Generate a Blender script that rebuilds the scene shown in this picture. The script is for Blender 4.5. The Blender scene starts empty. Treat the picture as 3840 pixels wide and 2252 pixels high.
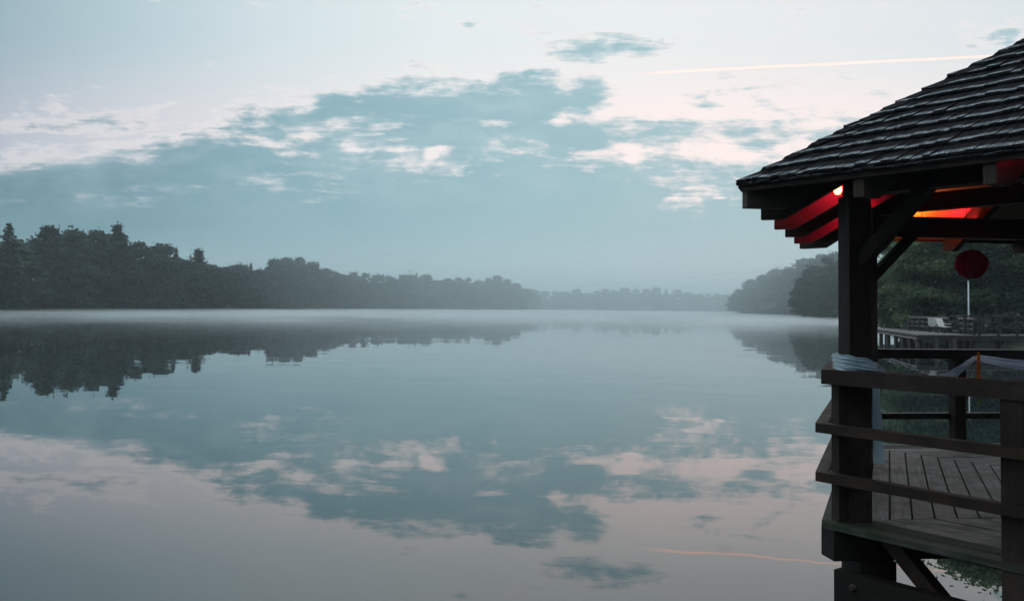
import bpy, math, random
import numpy as np
from mathutils import Vector, Matrix

random.seed(11)
rng = np.random.default_rng(11)
S = bpy.context.scene
C = S.collection

# ------------------------------------------------------------------ camera
CAM_Z = 2.5
F_PX, CY_PX = 3374.52, 1013.07
PITCH, ROLL = 0.0405, 0.0118
cam_d = bpy.data.cameras.new('camera')
cam = bpy.data.objects.new('camera', cam_d)
C.objects.link(cam)
S.camera = cam
cam_d.sensor_fit = 'HORIZONTAL'
cam_d.sensor_width = 36.0
cam_d.lens = F_PX / 3840 * 36.0
cam_d.shift_y = -(1126 - CY_PX) / 3840
cam_d.clip_start = 0.05
cam_d.clip_end = 6000
fw = Vector((0, math.cos(PITCH), math.sin(PITCH)))
r0 = Vector((1, 0, 0))
u0 = r0.cross(fw)
rt = math.cos(ROLL) * r0 + math.sin(ROLL) * u0
up = -math.sin(ROLL) * r0 + math.cos(ROLL) * u0
M = Matrix((rt, up, -fw)).transposed().to_4x4()
M.translation = (0, 0, CAM_Z)
cam.matrix_world = M

# ------------------------------------------------------------------ render / view
S.render.engine = 'CYCLES'
S.view_settings.view_transform = 'Standard'
S.view_settings.look = 'None'
S.view_settings.exposure = 0.0
S.view_settings.gamma = 1.0
cy = S.cycles
cy.max_bounces = 6
cy.diffuse_bounces = 2
cy.glossy_bounces = 3
cy.transmission_bounces = 3
cy.transparent_max_bounces = 6
cy.volume_bounces = 2
cy.volume_max_steps = 96
cy.caustics_reflective = False
cy.caustics_refractive = False
cy.sample_clamp_indirect = 4.0
cy.use_denoising = True


def lin(r, g, b):
    f = lambda c: (c / 255 / 12.92) if c / 255 <= 0.04045 else ((c / 255 + 0.055) / 1.055) ** 2.4
    return (f(r), f(g), f(b), 1.0)


class NT:
    """small node-tree builder"""
    def __init__(self, nt):
        self.nt = nt
        self.n = nt.nodes
        self.l = nt.links

    def _in(self, sock, v):
        if isinstance(v, bpy.types.NodeSocket):
            self.l.new(v, sock)
        elif v is not None:
            sock.default_value = v

    def node(self, t, **kw):
        nd = self.n.new(t)
        for k, v in kw.items():
            setattr(nd, k, v)
        return nd

    def m(self, op, a, b=None, c=None, clamp=False):
        nd = self.node('ShaderNodeMath', operation=op, use_clamp=clamp)
        self._in(nd.inputs[0], a)
        if b is not None:
            self._in(nd.inputs[1], b)
        if c is not None:
            self._in(nd.inputs[2], c)
        return nd.outputs[0]

    def v(self, op, a, b=None, out=0):
        nd = self.node('ShaderNodeVectorMath', operation=op)
        self._in(nd.inputs[0], a)
        if b is not None:
            self._in(nd.inputs[1], b)
        return nd.outputs[out]

    def mapr(self, x, a, b, c=0.0, d=1.0, kind='SMOOTHSTEP'):
        nd = self.node('ShaderNodeMapRange', interpolation_type=kind)
        self._in(nd.inputs['Value'], x)
        for i, q in zip((1, 2, 3, 4), (a, b, c, d)):
            self._in(nd.inputs[i], q)
        return nd.outputs[0]

    def mix(self, f, a, b, kind='MIX'):
        nd = self.node('ShaderNodeMix', data_type='RGBA', blend_type=kind)
        self._in(nd.inputs[0], f)
        self._in(nd.inputs[6], a)
        self._in(nd.inputs[7], b)
        return nd.outputs[2]

    def ramp(self, x, stops, interp='LINEAR'):
        nd = self.node('ShaderNodeValToRGB')
        cr = nd.color_ramp
        cr.interpolation = interp
        while len(cr.elements) < len(stops):
            cr.elements.new(0.5)
        for e, (p, col) in zip(cr.elements, stops):
            e.position = p
            e.color = col if len(col) == 4 else (*col, 1)
        self._in(nd.inputs[0], x)
        return nd.outputs[0]

    def noise(self, vec, scale, detail=4, rough=0.55, dist=0.0, out=0):
        nd = self.node('ShaderNodeTexNoise')
        self._in(nd.inputs['Vector'], vec)
        nd.inputs['Scale'].default_value = scale
        nd.inputs['Detail'].default_value = detail
        nd.inputs['Roughness'].default_value = rough
        nd.inputs['Distortion'].default_value = dist
        return nd.outputs[out]

    def comb(self, x, y, z):
        nd = self.node('ShaderNodeCombineXYZ')
        for s, q in zip(nd.inputs, (x, y, z)):
            self._in(s, q)
        return nd.outputs[0]


# ------------------------------------------------------------------ sky (world)
# The dawn sky is described by direction: u = east/north, v = height/north, so cloud
# positions below are tangents of the compass bearing and of the elevation.
W = bpy.data.worlds.new('World')
S.world = W
W.use_nodes = True
W.node_tree.nodes.clear()
k = NT(W.node_tree)
tc = k.node('ShaderNodeTexCoord')
sep = k.node('ShaderNodeSeparateXYZ')
k.l.new(tc.outputs['Generated'], sep.inputs[0])
dx, dy, dz = sep.outputs
yc = k.m('MAXIMUM', dy, 0.12)
u = k.m('DIVIDE', dx, yc)
v = k.m('DIVIDE', k.m('ABSOLUTE', dz), yc)
def bearing(px, py):
    d = rt * ((px - 1920) / F_PX) + fw + up * ((CY_PX - py) / F_PX)
    return d.x / d.y, d.z / d.y
U_ = lambda px, py: bearing(px, py)[0]
V_ = lambda px, py: bearing(px, py)[1]
ut = k.mapr(u, -0.62, 0.62, 0, 1, 'LINEAR')
P = lambda px: ((px - 1920) / F_PX + 0.62) / 1.24

upper = k.ramp(ut, [(0.0, lin(150, 176, 189)), (P(0), lin(162, 186, 197)), (P(500), lin(188, 209, 217)),
                    (P(1000), lin(214, 228, 233)), (P(1600), lin(231, 240, 242)), (P(2300), lin(238, 243, 244)),
                    (P(3000), lin(235, 239, 241)), (P(3700), lin(228, 234, 237)), (1.0, lin(222, 230, 234))])
lower = k.ramp(ut, [(0.0, lin(180, 190, 203)), (P(0), lin(188, 196, 208)), (P(500), lin(216, 217, 224)),
                    (P(1000), lin(232, 231, 234)), (P(1600), (0.94, 0.89, 0.89, 1)), (P(2500), (1.06, 0.92, 0.90, 1)),
                    (P(3300), (1.02, 0.90, 0.88, 1)), (1.0, lin(238, 234, 234))])
cloudc = k.ramp(ut, [(0.0, lin(102, 138, 151)), (P(0), lin(108, 145, 158)), (P(500), lin(121, 158, 171)),
                     (P(1000), lin(137, 175, 187)), (P(1800), lin(155, 191, 201)), (P(2600), lin(162, 196, 205)),
                     (1.0, lin(166, 198, 206))])
clear = k.mix(k.mapr(v, 0.19, 0.31), lower, upper)

uv = k.comb(u, k.m('MULTIPLY', v, 2.3), 0.0)
warp = k.noise(uv, 5.5, 3, 0.55, out=1)
warp = k.v('SUBTRACT', warp, (0.5, 0.5, 0.5))
wv = k.node('ShaderNodeVectorMath', operation='MULTIPLY_ADD')
k.l.new(warp, wv.inputs[0])
wv.inputs[1].default_value = (0.055, 0.05, 0)
k.l.new(uv, wv.inputs[2])
uvw = wv.outputs[0]
n1 = k.noise(uvw, 13.0, 9, 0.62)
n2 = k.noise(uvw, 4.5, 4, 0.5)
n4 = k.noise(uvw, 42.0, 5, 0.6)

fc = k.node('ShaderNodeFloatCurve')
SLAB = [(-300, 640), (0, 632), (230, 628), (430, 606), (560, 612), (720, 592), (900, 575), (1100, 560), (1250, 560), (1400, 520),
        (1600, 500), (1900, 490), (2150, 500), (2350, 550), (2600, 590), (2900, 585), (3300, 570), (4000, 560)]
cv = fc.mapping.curves[0]
pts = [(P(a), V_(a, b) / 0.4) for a, b in SLAB]
cv.points[0].location = (0.0, pts[0][1])
cv.points[1].location = (1.0, pts[-1][1])
for a, b in pts[1:-1]:
    cv.points.new(min(max(a, 0.001), 0.999), b)
fc.mapping.update()
k._in(fc.inputs['Value'], ut)
vtop = k.m('MULTIPLY', fc.outputs[0], 0.4)
slab = k.mapr(k.m('SUBTRACT', vtop, v), -0.035, 0.085, 0.0, 1.9, 'LINEAR')

BL = [  # cloud patches and (negative) gaps between them: bearing, height, half width, half height, weight
    (1790, 400, 520, 140, 1.45), (1500, 392, 260, 70, .9), (2030, 345, 190, 75, .5), (1130, 445, 270, 66, 1.0), (900, 485, 240, 52, .65),
    (980, 560, 440, 66, .9), (1480, 510, 330, 60, .55), (1000, 640, 420, 55, .7), (560, 645, 320, 40, .45), (700, 575, 350, 52, .55), (330, 455, 290, 50, .62), (270, 492, 190, 26, .4), (60, 40, 700, 300, -.6), (1000, 170, 600, 170, -.6), (2950, 150, 700, 90, -.3), (150, 575, 260, 30, -.2), (60, 690, 300, 50, .8), (420, 660, 260, 45, .6), (2240, 320, 90, 70, .9),
    (2150, 395, 150, 40, .6), (2460, 478, 190, 48, .85), (2210, 500, 300, 70, .8), (2300, 168, 280, 62, 1.0), (2190, 195, 130, 40, .35),
    (2650, 398, 110, 17, .8), (2990, 450, 250, 55, .62), (2760, 515, 300, 60, .75), (3050, 412, 120, 28, .5), (3275, 355, 75, 23, .9),
    (3010, 370, 80, 22, .45), (3770, 150, 190, 48, .85), (1240, 376, 80, 22, .7), (3330, 490, 260, 70, .6), (2460, 600, 300, 60, .35),
    (60, 480, 220, 30, .3),
    (1370, 455, 150, 36, -0.60), (1270, 478, 190, 22, -0.30), (1060, 572, 80, 50, -0.85), (930, 545, 190, 17, -0.35),
    (1655, 552, 62, 13, -0.94), (1615, 580, 30, 22, -1.02), (1840, 458, 140, 17, -0.64), (1705, 362, 70, 22, -0.51), (2120, 440, 55, 42, -0.85),
    (2090, 470, 60, 28, -0.68), (2360, 556, 80, 18, -1.10), (2230, 578, 90, 18, -0.81), (2375, 590, 36, 26, -0.85), (2570, 560, 150, 30, -0.55),
    (2730, 585, 130, 28, -0.45), (2990, 560, 110, 34, -0.77), (2550, 425, 200, 30, -0.20), (1330, 560, 60, 20, -0.35), (1480, 520, 80, 20, -0.20),
    (2700, 742, 24, 7, -0.85), (1180, 515, 120, 16, -0.42), (2450, 330, 60, 40, -0.34),
]
cov = slab
for (px, py, rx, ry, w) in BL:
    d = k.v('SUBTRACT', k.comb(u, v, 0.0), (U_(px, py), V_(px, py), 0))
    d = k.v('MULTIPLY', d, (F_PX / rx, F_PX / ry, 0))
    ln = k.v('LENGTH', d, out=1)
    f = k.mapr(ln, 1.3, 0.05, 0.0, w, 'LINEAR')
    cov = k.m('ADD', cov, f)
cov = k.m('MINIMUM', cov, 1.75)
n5 = k.noise(k.v('MULTIPLY', uvw, (1.0, 4.0, 1.0)), 16.0, 6, 0.6)
amp = k.m('ADD', k.m('MULTIPLY', k.m('SUBTRACT', n1, 0.5), 3.3), k.m('MULTIPLY', k.m('SUBTRACT', n2, 0.5), 1.2))
amp = k.m('ADD', amp, k.m('MULTIPLY', k.m('SUBTRACT', n4, 0.5), 1.3))
amp = k.m('ADD', amp, k.m('MULTIPLY', k.m('SUBTRACT', n5, 0.5), 1.5))
dens = k.m('ADD', cov, k.m('MULTIPLY', amp, k.mapr(u, -0.52, -0.25, 0.6, 1.0)))
dens = k.m('SUBTRACT', dens, 0.10)
mask = k.mapr(dens, 0.12, 1.12)
mask = k.m('MULTIPLY', mask, k.mapr(dy, 0.15, 0.5))
rim = k.m('MULTIPLY', k.mapr(dens, 0.0, 0.35), k.mapr(dens, 0.75, 0.40))
# tone inside the bank: lighter folds, and paler towards the horizon on the eastern side
n3 = k.noise(uvw, 9.0, 6, 0.6)
fold = k.mapr(n3, 0.40, 0.68, 0.0, 0.42)
fold = k.m('MULTIPLY', fold, k.mapr(v, 0.05, 0.2))
ccol = k.mix(fold, cloudc, lin(190, 213, 219))
low = k.m('MULTIPLY', k.mapr(v, 0.10, 0.0), k.mapr(u, -0.5, 0.35, 0.12, 0.75))
ccol = k.mix(low, ccol, lin(206, 222, 228))
clear2 = k.mix(k.m('MULTIPLY', rim, 0.5), clear, (0.98, 0.90, 0.88, 1))
sky = k.mix(mask, clear2, ccol)
# the vapour trail, lit pink by the sun still under the horizon
ua, va, ub, vb = U_(2440, 274), V_(2440, 274), U_(3660, 213), V_(3660, 213)
sl = (vb - va) / (ub - ua)
tl = k.m('SUBTRACT', v, k.m('ADD', k.m('MULTIPLY', u, sl), va - sl * ua))
tl = k.m('ADD', tl, k.m('MULTIPLY', k.m('SUBTRACT', k.noise(uv, 14.0, 4, 0.6), 0.5), 0.004))
tm = k.m('MULTIPLY', k.mapr(k.m('ABSOLUTE', tl), 0.0019, 0.0003), k.m('MULTIPLY', k.mapr(u, ua - 0.02, ua + 0.03), k.mapr(u, ub + 0.12, ub - 0.02)))
tm = k.m('MULTIPLY', tm, k.mapr(k.noise(uv, 30.0, 3, 0.6), 0.2, 0.55, 0.55, 1.0))
sky = k.mix(k.m('MULTIPLY', tm, 0.8), sky, (1.55, 1.0, 0.86, 1))
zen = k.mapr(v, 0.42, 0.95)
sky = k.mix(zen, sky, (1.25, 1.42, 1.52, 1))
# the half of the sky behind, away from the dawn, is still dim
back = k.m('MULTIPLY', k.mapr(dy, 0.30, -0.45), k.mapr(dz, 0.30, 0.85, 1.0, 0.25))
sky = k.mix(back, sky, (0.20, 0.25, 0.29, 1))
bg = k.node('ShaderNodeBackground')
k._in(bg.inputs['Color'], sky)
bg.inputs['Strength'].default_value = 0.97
nis = k.node('ShaderNodeTexSky', sky_type='NISHITA')
nis.sun_disc = False
nis.sun_elevation = math.radians(1.0)
nis.sun_rotation = math.radians(15)
bg2 = k.node('ShaderNodeBackground')
k._in(bg2.inputs['Color'], nis.outputs[0])
bg2.inputs["Strength"].default_value = 0.004
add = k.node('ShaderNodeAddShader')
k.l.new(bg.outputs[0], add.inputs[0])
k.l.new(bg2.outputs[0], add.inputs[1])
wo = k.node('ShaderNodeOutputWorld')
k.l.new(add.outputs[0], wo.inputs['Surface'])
W.cycles.sampling_method = 'MANUAL'
W.cycles.sample_map_resolution = 1024

# ------------------------------------------------------------------ materials
def new_mat(name):
    m = bpy.data.materials.new(name)
    m.use_nodes = True
    m.node_tree.nodes.clear()
    t = NT(m.node_tree)
    o = t.node('ShaderNodeOutputMaterial')
    b = t.node('ShaderNodeBsdfPrincipled')
    t.l.new(b.outputs[0], o.inputs['Surface'])
    return m, t, b, o


def wood(name, c1, c2, rough=0.75, grain=28.0, moss=None, bump=0.25, spec=0.3, stain=None):
    """timber: grain runs along the UV x axis (metres along the piece)"""
    m, t, b, o = new_mat(name)
    uvn = t.node('ShaderNodeUVMap')
    mp = t.v('MULTIPLY', uvn.outputs[0], (1.6, grain, 1.0))
    g = t.noise(mp, 1.0, 5, 0.6, 0.6)
    mp2 = t.v('MULTIPLY', uvn.outputs[0], (2.2, 5.0, 1.0))
    g2 = t.noise(mp2, 1.0, 4, 0.6)
    f = t.m('ADD', t.m('MULTIPLY', g, 0.6), t.m('MULTIPLY', g2, 0.5))
    f = t.mapr(f, 0.35, 0.75, kind='LINEAR')
    col = t.mix(f, c1, c2)
    tcn = t.node('ShaderNodeTexCoord')
    if stain:
        ns = t.noise(tcn.outputs['Object'], 2.3, 5, 0.6)
        col = t.mix(t.m('MULTIPLY', t.mapr(ns, 0.45, 0.7), stain[1]), col, stain[0])
    if moss:
        nm = t.noise(tcn.outputs['Object'], 3.1, 6, 0.65)
        col = t.mix(t.m('MULTIPLY', t.mapr(nm, 0.44, 0.62), moss[1]), col, moss[0])
    t._in(b.inputs['Base Color'], col)
    t._in(b.inputs['Roughness'], t.mapr(g2, 0.2, 0.8, rough - 0.12, rough + 0.12, 'LINEAR'))
    b.inputs['Specular IOR Level'].default_value = spec
    bp = t.node('ShaderNodeBump')
    bp.inputs['Strength'].default_value = bump
    bp.inputs['Distance'].default_value = 0.01
    t._in(bp.inputs['Height'], g)
    t.l.new(bp.outputs[0], b.inputs['Normal'])
    return m


def plain(name, col, rough=0.6, var=0.25, scale=12.0, metal=0.0, spec=0.4):
    m, t, b, o = new_mat(name)
    tcn = t.node('ShaderNodeTexCoord')
    n = t.noise(tcn.outputs['Object'], scale, 4, 0.6)
    c = t.mix(t.mapr(n, 0.3, 0.7, 0, 1, 'LINEAR'), [q * (1 - var) for q in col[:3]] + [1], [min(q * (1 + var), 1) for q in col[:3]] + [1])
    t._in(b.inputs['Base Color'], c)
    b.inputs['Roughness'].default_value = rough
    b.inputs['Metallic'].default_value = metal
    b.inputs['Specular IOR Level'].default_value = spec
    return m


def leafm(name, cols, transl=0.25, scale=0.35):
    m, t, b, o = new_mat(name)
    tcn = t.node('ShaderNodeTexCoord')
    inf = t.node('ShaderNodeObjectInfo')
    n = t.noise(tcn.outputs['Object'], scale, 3, 0.6)
    n2 = t.noise(tcn.outputs['Object'], scale * 9, 2, 0.5)
    f = t.m('ADD', t.m('MULTIPLY', n, 0.75), t.m('MULTIPLY', n2, 0.45))
    f = t.m('ADD', f, t.m('MULTIPLY', t.m('SUBTRACT', inf.outputs['Random'], 0.5), 0.55))
    c = t.ramp(f, [(0.3, cols[0]), (0.55, cols[1]), (0.85, cols[2])])
    t._in(b.inputs['Base Color'], c)
    b.inputs['Roughness'].default_value = 0.6
    b.inputs['Specular IOR Level'].default_value = 0.25
    tr = t.node('ShaderNodeBsdfTranslucent')
    t._in(tr.inputs[0], c)
    mx = t.node('ShaderNodeMixShader')
    mx.inputs[0].default_value = transl
    t.l.new(b.outputs[0], mx.inputs[1])
    t.l.new(tr.outputs[0], mx.inputs[2])
    t.l.new(mx.outputs[0], o.inputs['Surface'])
    return m


MT = {}
MT['post'] = wood('dark_stained_timber', (0.0102, 0.0074, 0.0066, 1), (0.0225, 0.0153, 0.0128, 1), 0.7, spec=0.2, stain=((0.075, 0.055, 0.045, 1), 0.38), bump=0.5)
MT['rail'] = wood('brown_stained_rail', (0.0077, 0.0042, 0.0034, 1), (0.0193, 0.0105, 0.0081, 1), 0.62, spec=0.25, stain=((0.055, 0.038, 0.028, 1), 0.3), moss=((0.075, 0.052, 0.018, 1), 0.22))
MT['toprail'] = wood('worn_brown_handrail', (0.0085, 0.0048, 0.0038, 1), (0.0209, 0.0116, 0.0093, 1), 0.6, spec=0.25, stain=((0.10, 0.072, 0.06, 1), 0.3))
MT['deck'] = wood('weathered_deck_board', (0.0240, 0.0264, 0.0264, 1), (0.2880, 0.2880, 0.2760, 1), 0.55, 34, moss=((0.028, 0.046, 0.024, 1), 0.75), spec=0.4, bump=0.5, stain=((0.085, 0.060, 0.052, 1), 0.55))
MT['deckedge'] = wood('mossy_edge_board', (0.014, 0.017, 0.014, 1), (0.075, 0.078, 0.070, 1), 0.7, 34, moss=((0.018, 0.034, 0.014, 1), 0.8), spec=0.2, bump=0.5)
MT['under'] = wood('wet_under_timber', (0.0056, 0.0049, 0.0045, 1), (0.0140, 0.0112, 0.0098, 1), 0.65, spec=0.2)
MT['rafter'] = wood('rafter_timber', (0.0315, 0.0247, 0.0204, 1), (0.0630, 0.0499, 0.0410, 1), 0.7, spec=0.15)
MT['soffit'] = wood('roof_boards', (0.30, 0.20, 0.13, 1), (0.46, 0.32, 0.20, 1), 0.7, 20)
m, t, b, o = new_mat('weathered_shake')
uvn = t.node('ShaderNodeUVMap')
sp = t.node('ShaderNodeSeparateXYZ')
t.l.new(uvn.outputs[0], sp.inputs[0])
g = t.noise(t.v('MULTIPLY', uvn.outputs[0], (3.0, 75.0, 1.0)), 1.0, 5, 0.65, 0.4)
sh = t.noise(t.v('MULTIPLY', uvn.outputs[0], (1.5, 7.0, 1.0)), 1.0, 3, 0.5)
fine = t.noise(t.v('MULTIPLY', uvn.outputs[0], (70.0, 70.0, 1.0)), 1.0, 3, 0.7)
dark = t.ramp(g, [(0.35, (0.003, 0.0033, 0.0045, 1)), (0.55, (0.009, 0.0085, 0.011, 1)), (0.72, (0.045, 0.043, 0.050, 1))])
pale = t.ramp(fine, [(0.34, (0.025, 0.03, 0.036, 1)), (0.5, (0.16, 0.185, 0.205, 1)), (0.66, (0.52, 0.57, 0.60, 1))])
pale = t.mix(t.mapr(sh, 0.35, 0.62, 0.75, 0.0), pale, (0.035, 0.038, 0.043, 1))
edge = t.m('ADD', sp.outputs[0], t.m('MULTIPLY', t.m('SUBTRACT', fine, 0.5), 0.05))
edge = t.m('ADD', edge, t.m('MULTIPLY', t.m('SUBTRACT', sh, 0.5), 0.10))
lm = t.mapr(edge, 0.085, 0.045)
t._in(b.inputs['Base Color'], t.mix(lm, dark, pale))
b.inputs['Roughness'].default_value = 0.95
b.inputs['Specular IOR Level'].default_value = 0.06
bp = t.node('ShaderNodeBump')
bp.inputs['Strength'].default_value = 0.8
bp.inputs['Distance'].default_value = 0.012
t._in(bp.inputs['Height'], t.m('ADD', g, t.m('MULTIPLY', fine, 0.4)))
t.l.new(bp.outputs[0], b.inputs['Normal'])
MT['shake_top'] = m
MT['shake_butt'] = wood('shadowed_shake_end', (0.008, 0.009, 0.010, 1), (0.05, 0.054, 0.058, 1), 0.9, 46, bump=0.6, spec=0.05)  # shadow at each course edge is put into this dark end colour
MT['dock'] = wood('grey_dock_board', (0.0723, 0.0723, 0.0687, 1), (0.1590, 0.1590, 0.1445, 1), 0.5, 20)
MT['docktim'] = wood('dark_dock_timber', (0.0135, 0.0112, 0.0105, 1), (0.0300, 0.0255, 0.0225, 1), 0.7)
MT['dockrail'] = wood('pale_worn_rail', (0.1224, 0.0994, 0.1071, 1), (0.2295, 0.1913, 0.1989, 1), 0.6)
MT['white'] = plain('white_painted_slat', (0.74, 0.74, 0.74, 1), 0.5, 0.08)
MT['pole'] = plain('pale_metal_pole', (0.50, 0.58, 0.58, 1), 0.45, 0.1)
MT['iron'] = plain('rusty_bolt', (0.06, 0.045, 0.04, 1), 0.5, 0.3, 60, 0.7)
MT['wire'] = plain('black_cable', (0.015, 0.015, 0.015, 1), 0.5)
MT['bark'] = plain('tree_bark', (0.045, 0.038, 0.03, 1), 0.9, 0.4, 3.0)
MT['leaf'] = leafm('broadleaf_foliage', [(0.006, 0.014, 0.011, 1), (0.015, 0.029, 0.020, 1), (0.040, 0.060, 0.036, 1)])
MT['needle'] = leafm('spruce_needles', [(0.012, 0.024, 0.018, 1), (0.024, 0.042, 0.030, 1), (0.045, 0.065, 0.040, 1)], 0.1)
MT['nearleaf'] = leafm('bankside_foliage', [(0.030, 0.066, 0.044, 1), (0.105, 0.180, 0.095, 1), (0.28, 0.34, 0.15, 1)], 0.45, 0.28)
MT['ground'] = plain('bank_soil_and_grass', (0.022, 0.028, 0.016, 1), 0.95, 0.4, 0.6)


def cloth(name, c1, c2, transl=0.35):
    m, t, b, o = new_mat(name)
    tcn = t.node('ShaderNodeTexCoord')
    n = t.noise(tcn.outputs['Object'], 7.0, 3, 0.5)
    c = t.mix(n, c1, c2)
    t._in(b.inputs['Base Color'], c)
    b.inputs['Roughness'].default_value = 0.75
    b.inputs['Sheen Weight'].default_value = 0.3
    tr = t.node('ShaderNodeBsdfTranslucent')
    t._in(tr.inputs[0], c)
    mx = t.node('ShaderNodeMixShader')
    mx.inputs[0].default_value = transl
    t.l.new(b.outputs[0], mx.inputs[1])
    t.l.new(tr.outputs[0], mx.inputs[2])
    t.l.new(mx.outputs[0], o.inputs['Surface'])
    return m


MT['tulle'] = cloth('pale_blue_tulle', (0.34, 0.52, 0.62, 1), (0.62, 0.76, 0.84, 1))
MT['tulle2'] = cloth('lilac_white_tulle', (0.36, 0.44, 0.62, 1), (0.74, 0.80, 0.90, 1))
MT['tissue'] = cloth('crimson_tissue_paper', (0.32, 0.010, 0.045, 1), (0.52, 0.016, 0.07, 1), 0.15)
MT['orange'] = cloth('orange_crepe', (0.55, 0.13, 0.01, 1), (0.95, 0.30, 0.03, 1), 0.4)
MT['lime'] = cloth('lime_leaf', (0.12, 0.24, 0.03, 1), (0.28, 0.45, 0.06, 1), 0.3)


def glow(name, col, strength):
    m, t, b, o = new_mat(name)
    b.inputs['Base Color'].default_value = (*col, 1)
    b.inputs['Emission Color'].default_value = (*col, 1)
    b.inputs['Emission Strength'].default_value = strength
    b.inputs['Roughness'].default_value = 0.2
    return m


MT['bulb_amber'] = glow('lit_amber_bulb', (1.0, 0.50, 0.12), 9.0)
MT['bulb_red'] = glow('lit_red_bulb', (1.0, 0.03, 0.05), 6.0)
MT['bulb_orange'] = glow('lit_orange_bulb', (1.0, 0.24, 0.02), 6.0)

# water: a near mirror, barely rippled
m, t, b, o = new_mat('calm_lake_water')
b.inputs['Base Color'].default_value = (0.010, 0.018, 0.020, 1)
b.inputs['Roughness'].default_value = 0.0
b.inputs['IOR'].default_value = 1.68
b.inputs['Specular IOR Level'].default_value = 0.5
tcn = t.node('ShaderNodeTexCoord')
wv = t.v('MULTIPLY', tcn.outputs['Object'], (0.55, 1.0, 1.0))
na = t.noise(wv, 0.45, 3, 0.5, out=1)
nb = t.noise(wv, 2.6, 2, 0.5, out=1)
a1 = t.v('MULTIPLY', t.v('SUBTRACT', na, (0.5, 0.5, 0.5)), (0.006, 0.012, 0))
b1 = t.v('MULTIPLY', t.v('SUBTRACT', nb, (0.5, 0.5, 0.5)), (0.003, 0.007, 0))
pt_ = t.mapr(t.noise(t.v('MULTIPLY', tcn.outputs['Object'], (0.35, 1.0, 1.0)), 0.05, 3, 0.6), 0.38, 0.64, 0.35, 1.7)
ab = t.node('ShaderNodeVectorMath', operation='SCALE')
t.l.new(t.v('ADD', a1, b1), ab.inputs[0])
t.l.new(pt_, ab.inputs['Scale'])
nn = t.v('NORMALIZE', t.v('ADD', ab.outputs[0], (0, 0, 1)))
t.l.new(nn, b.inputs['Normal'])
MT['water'] = m


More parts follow.
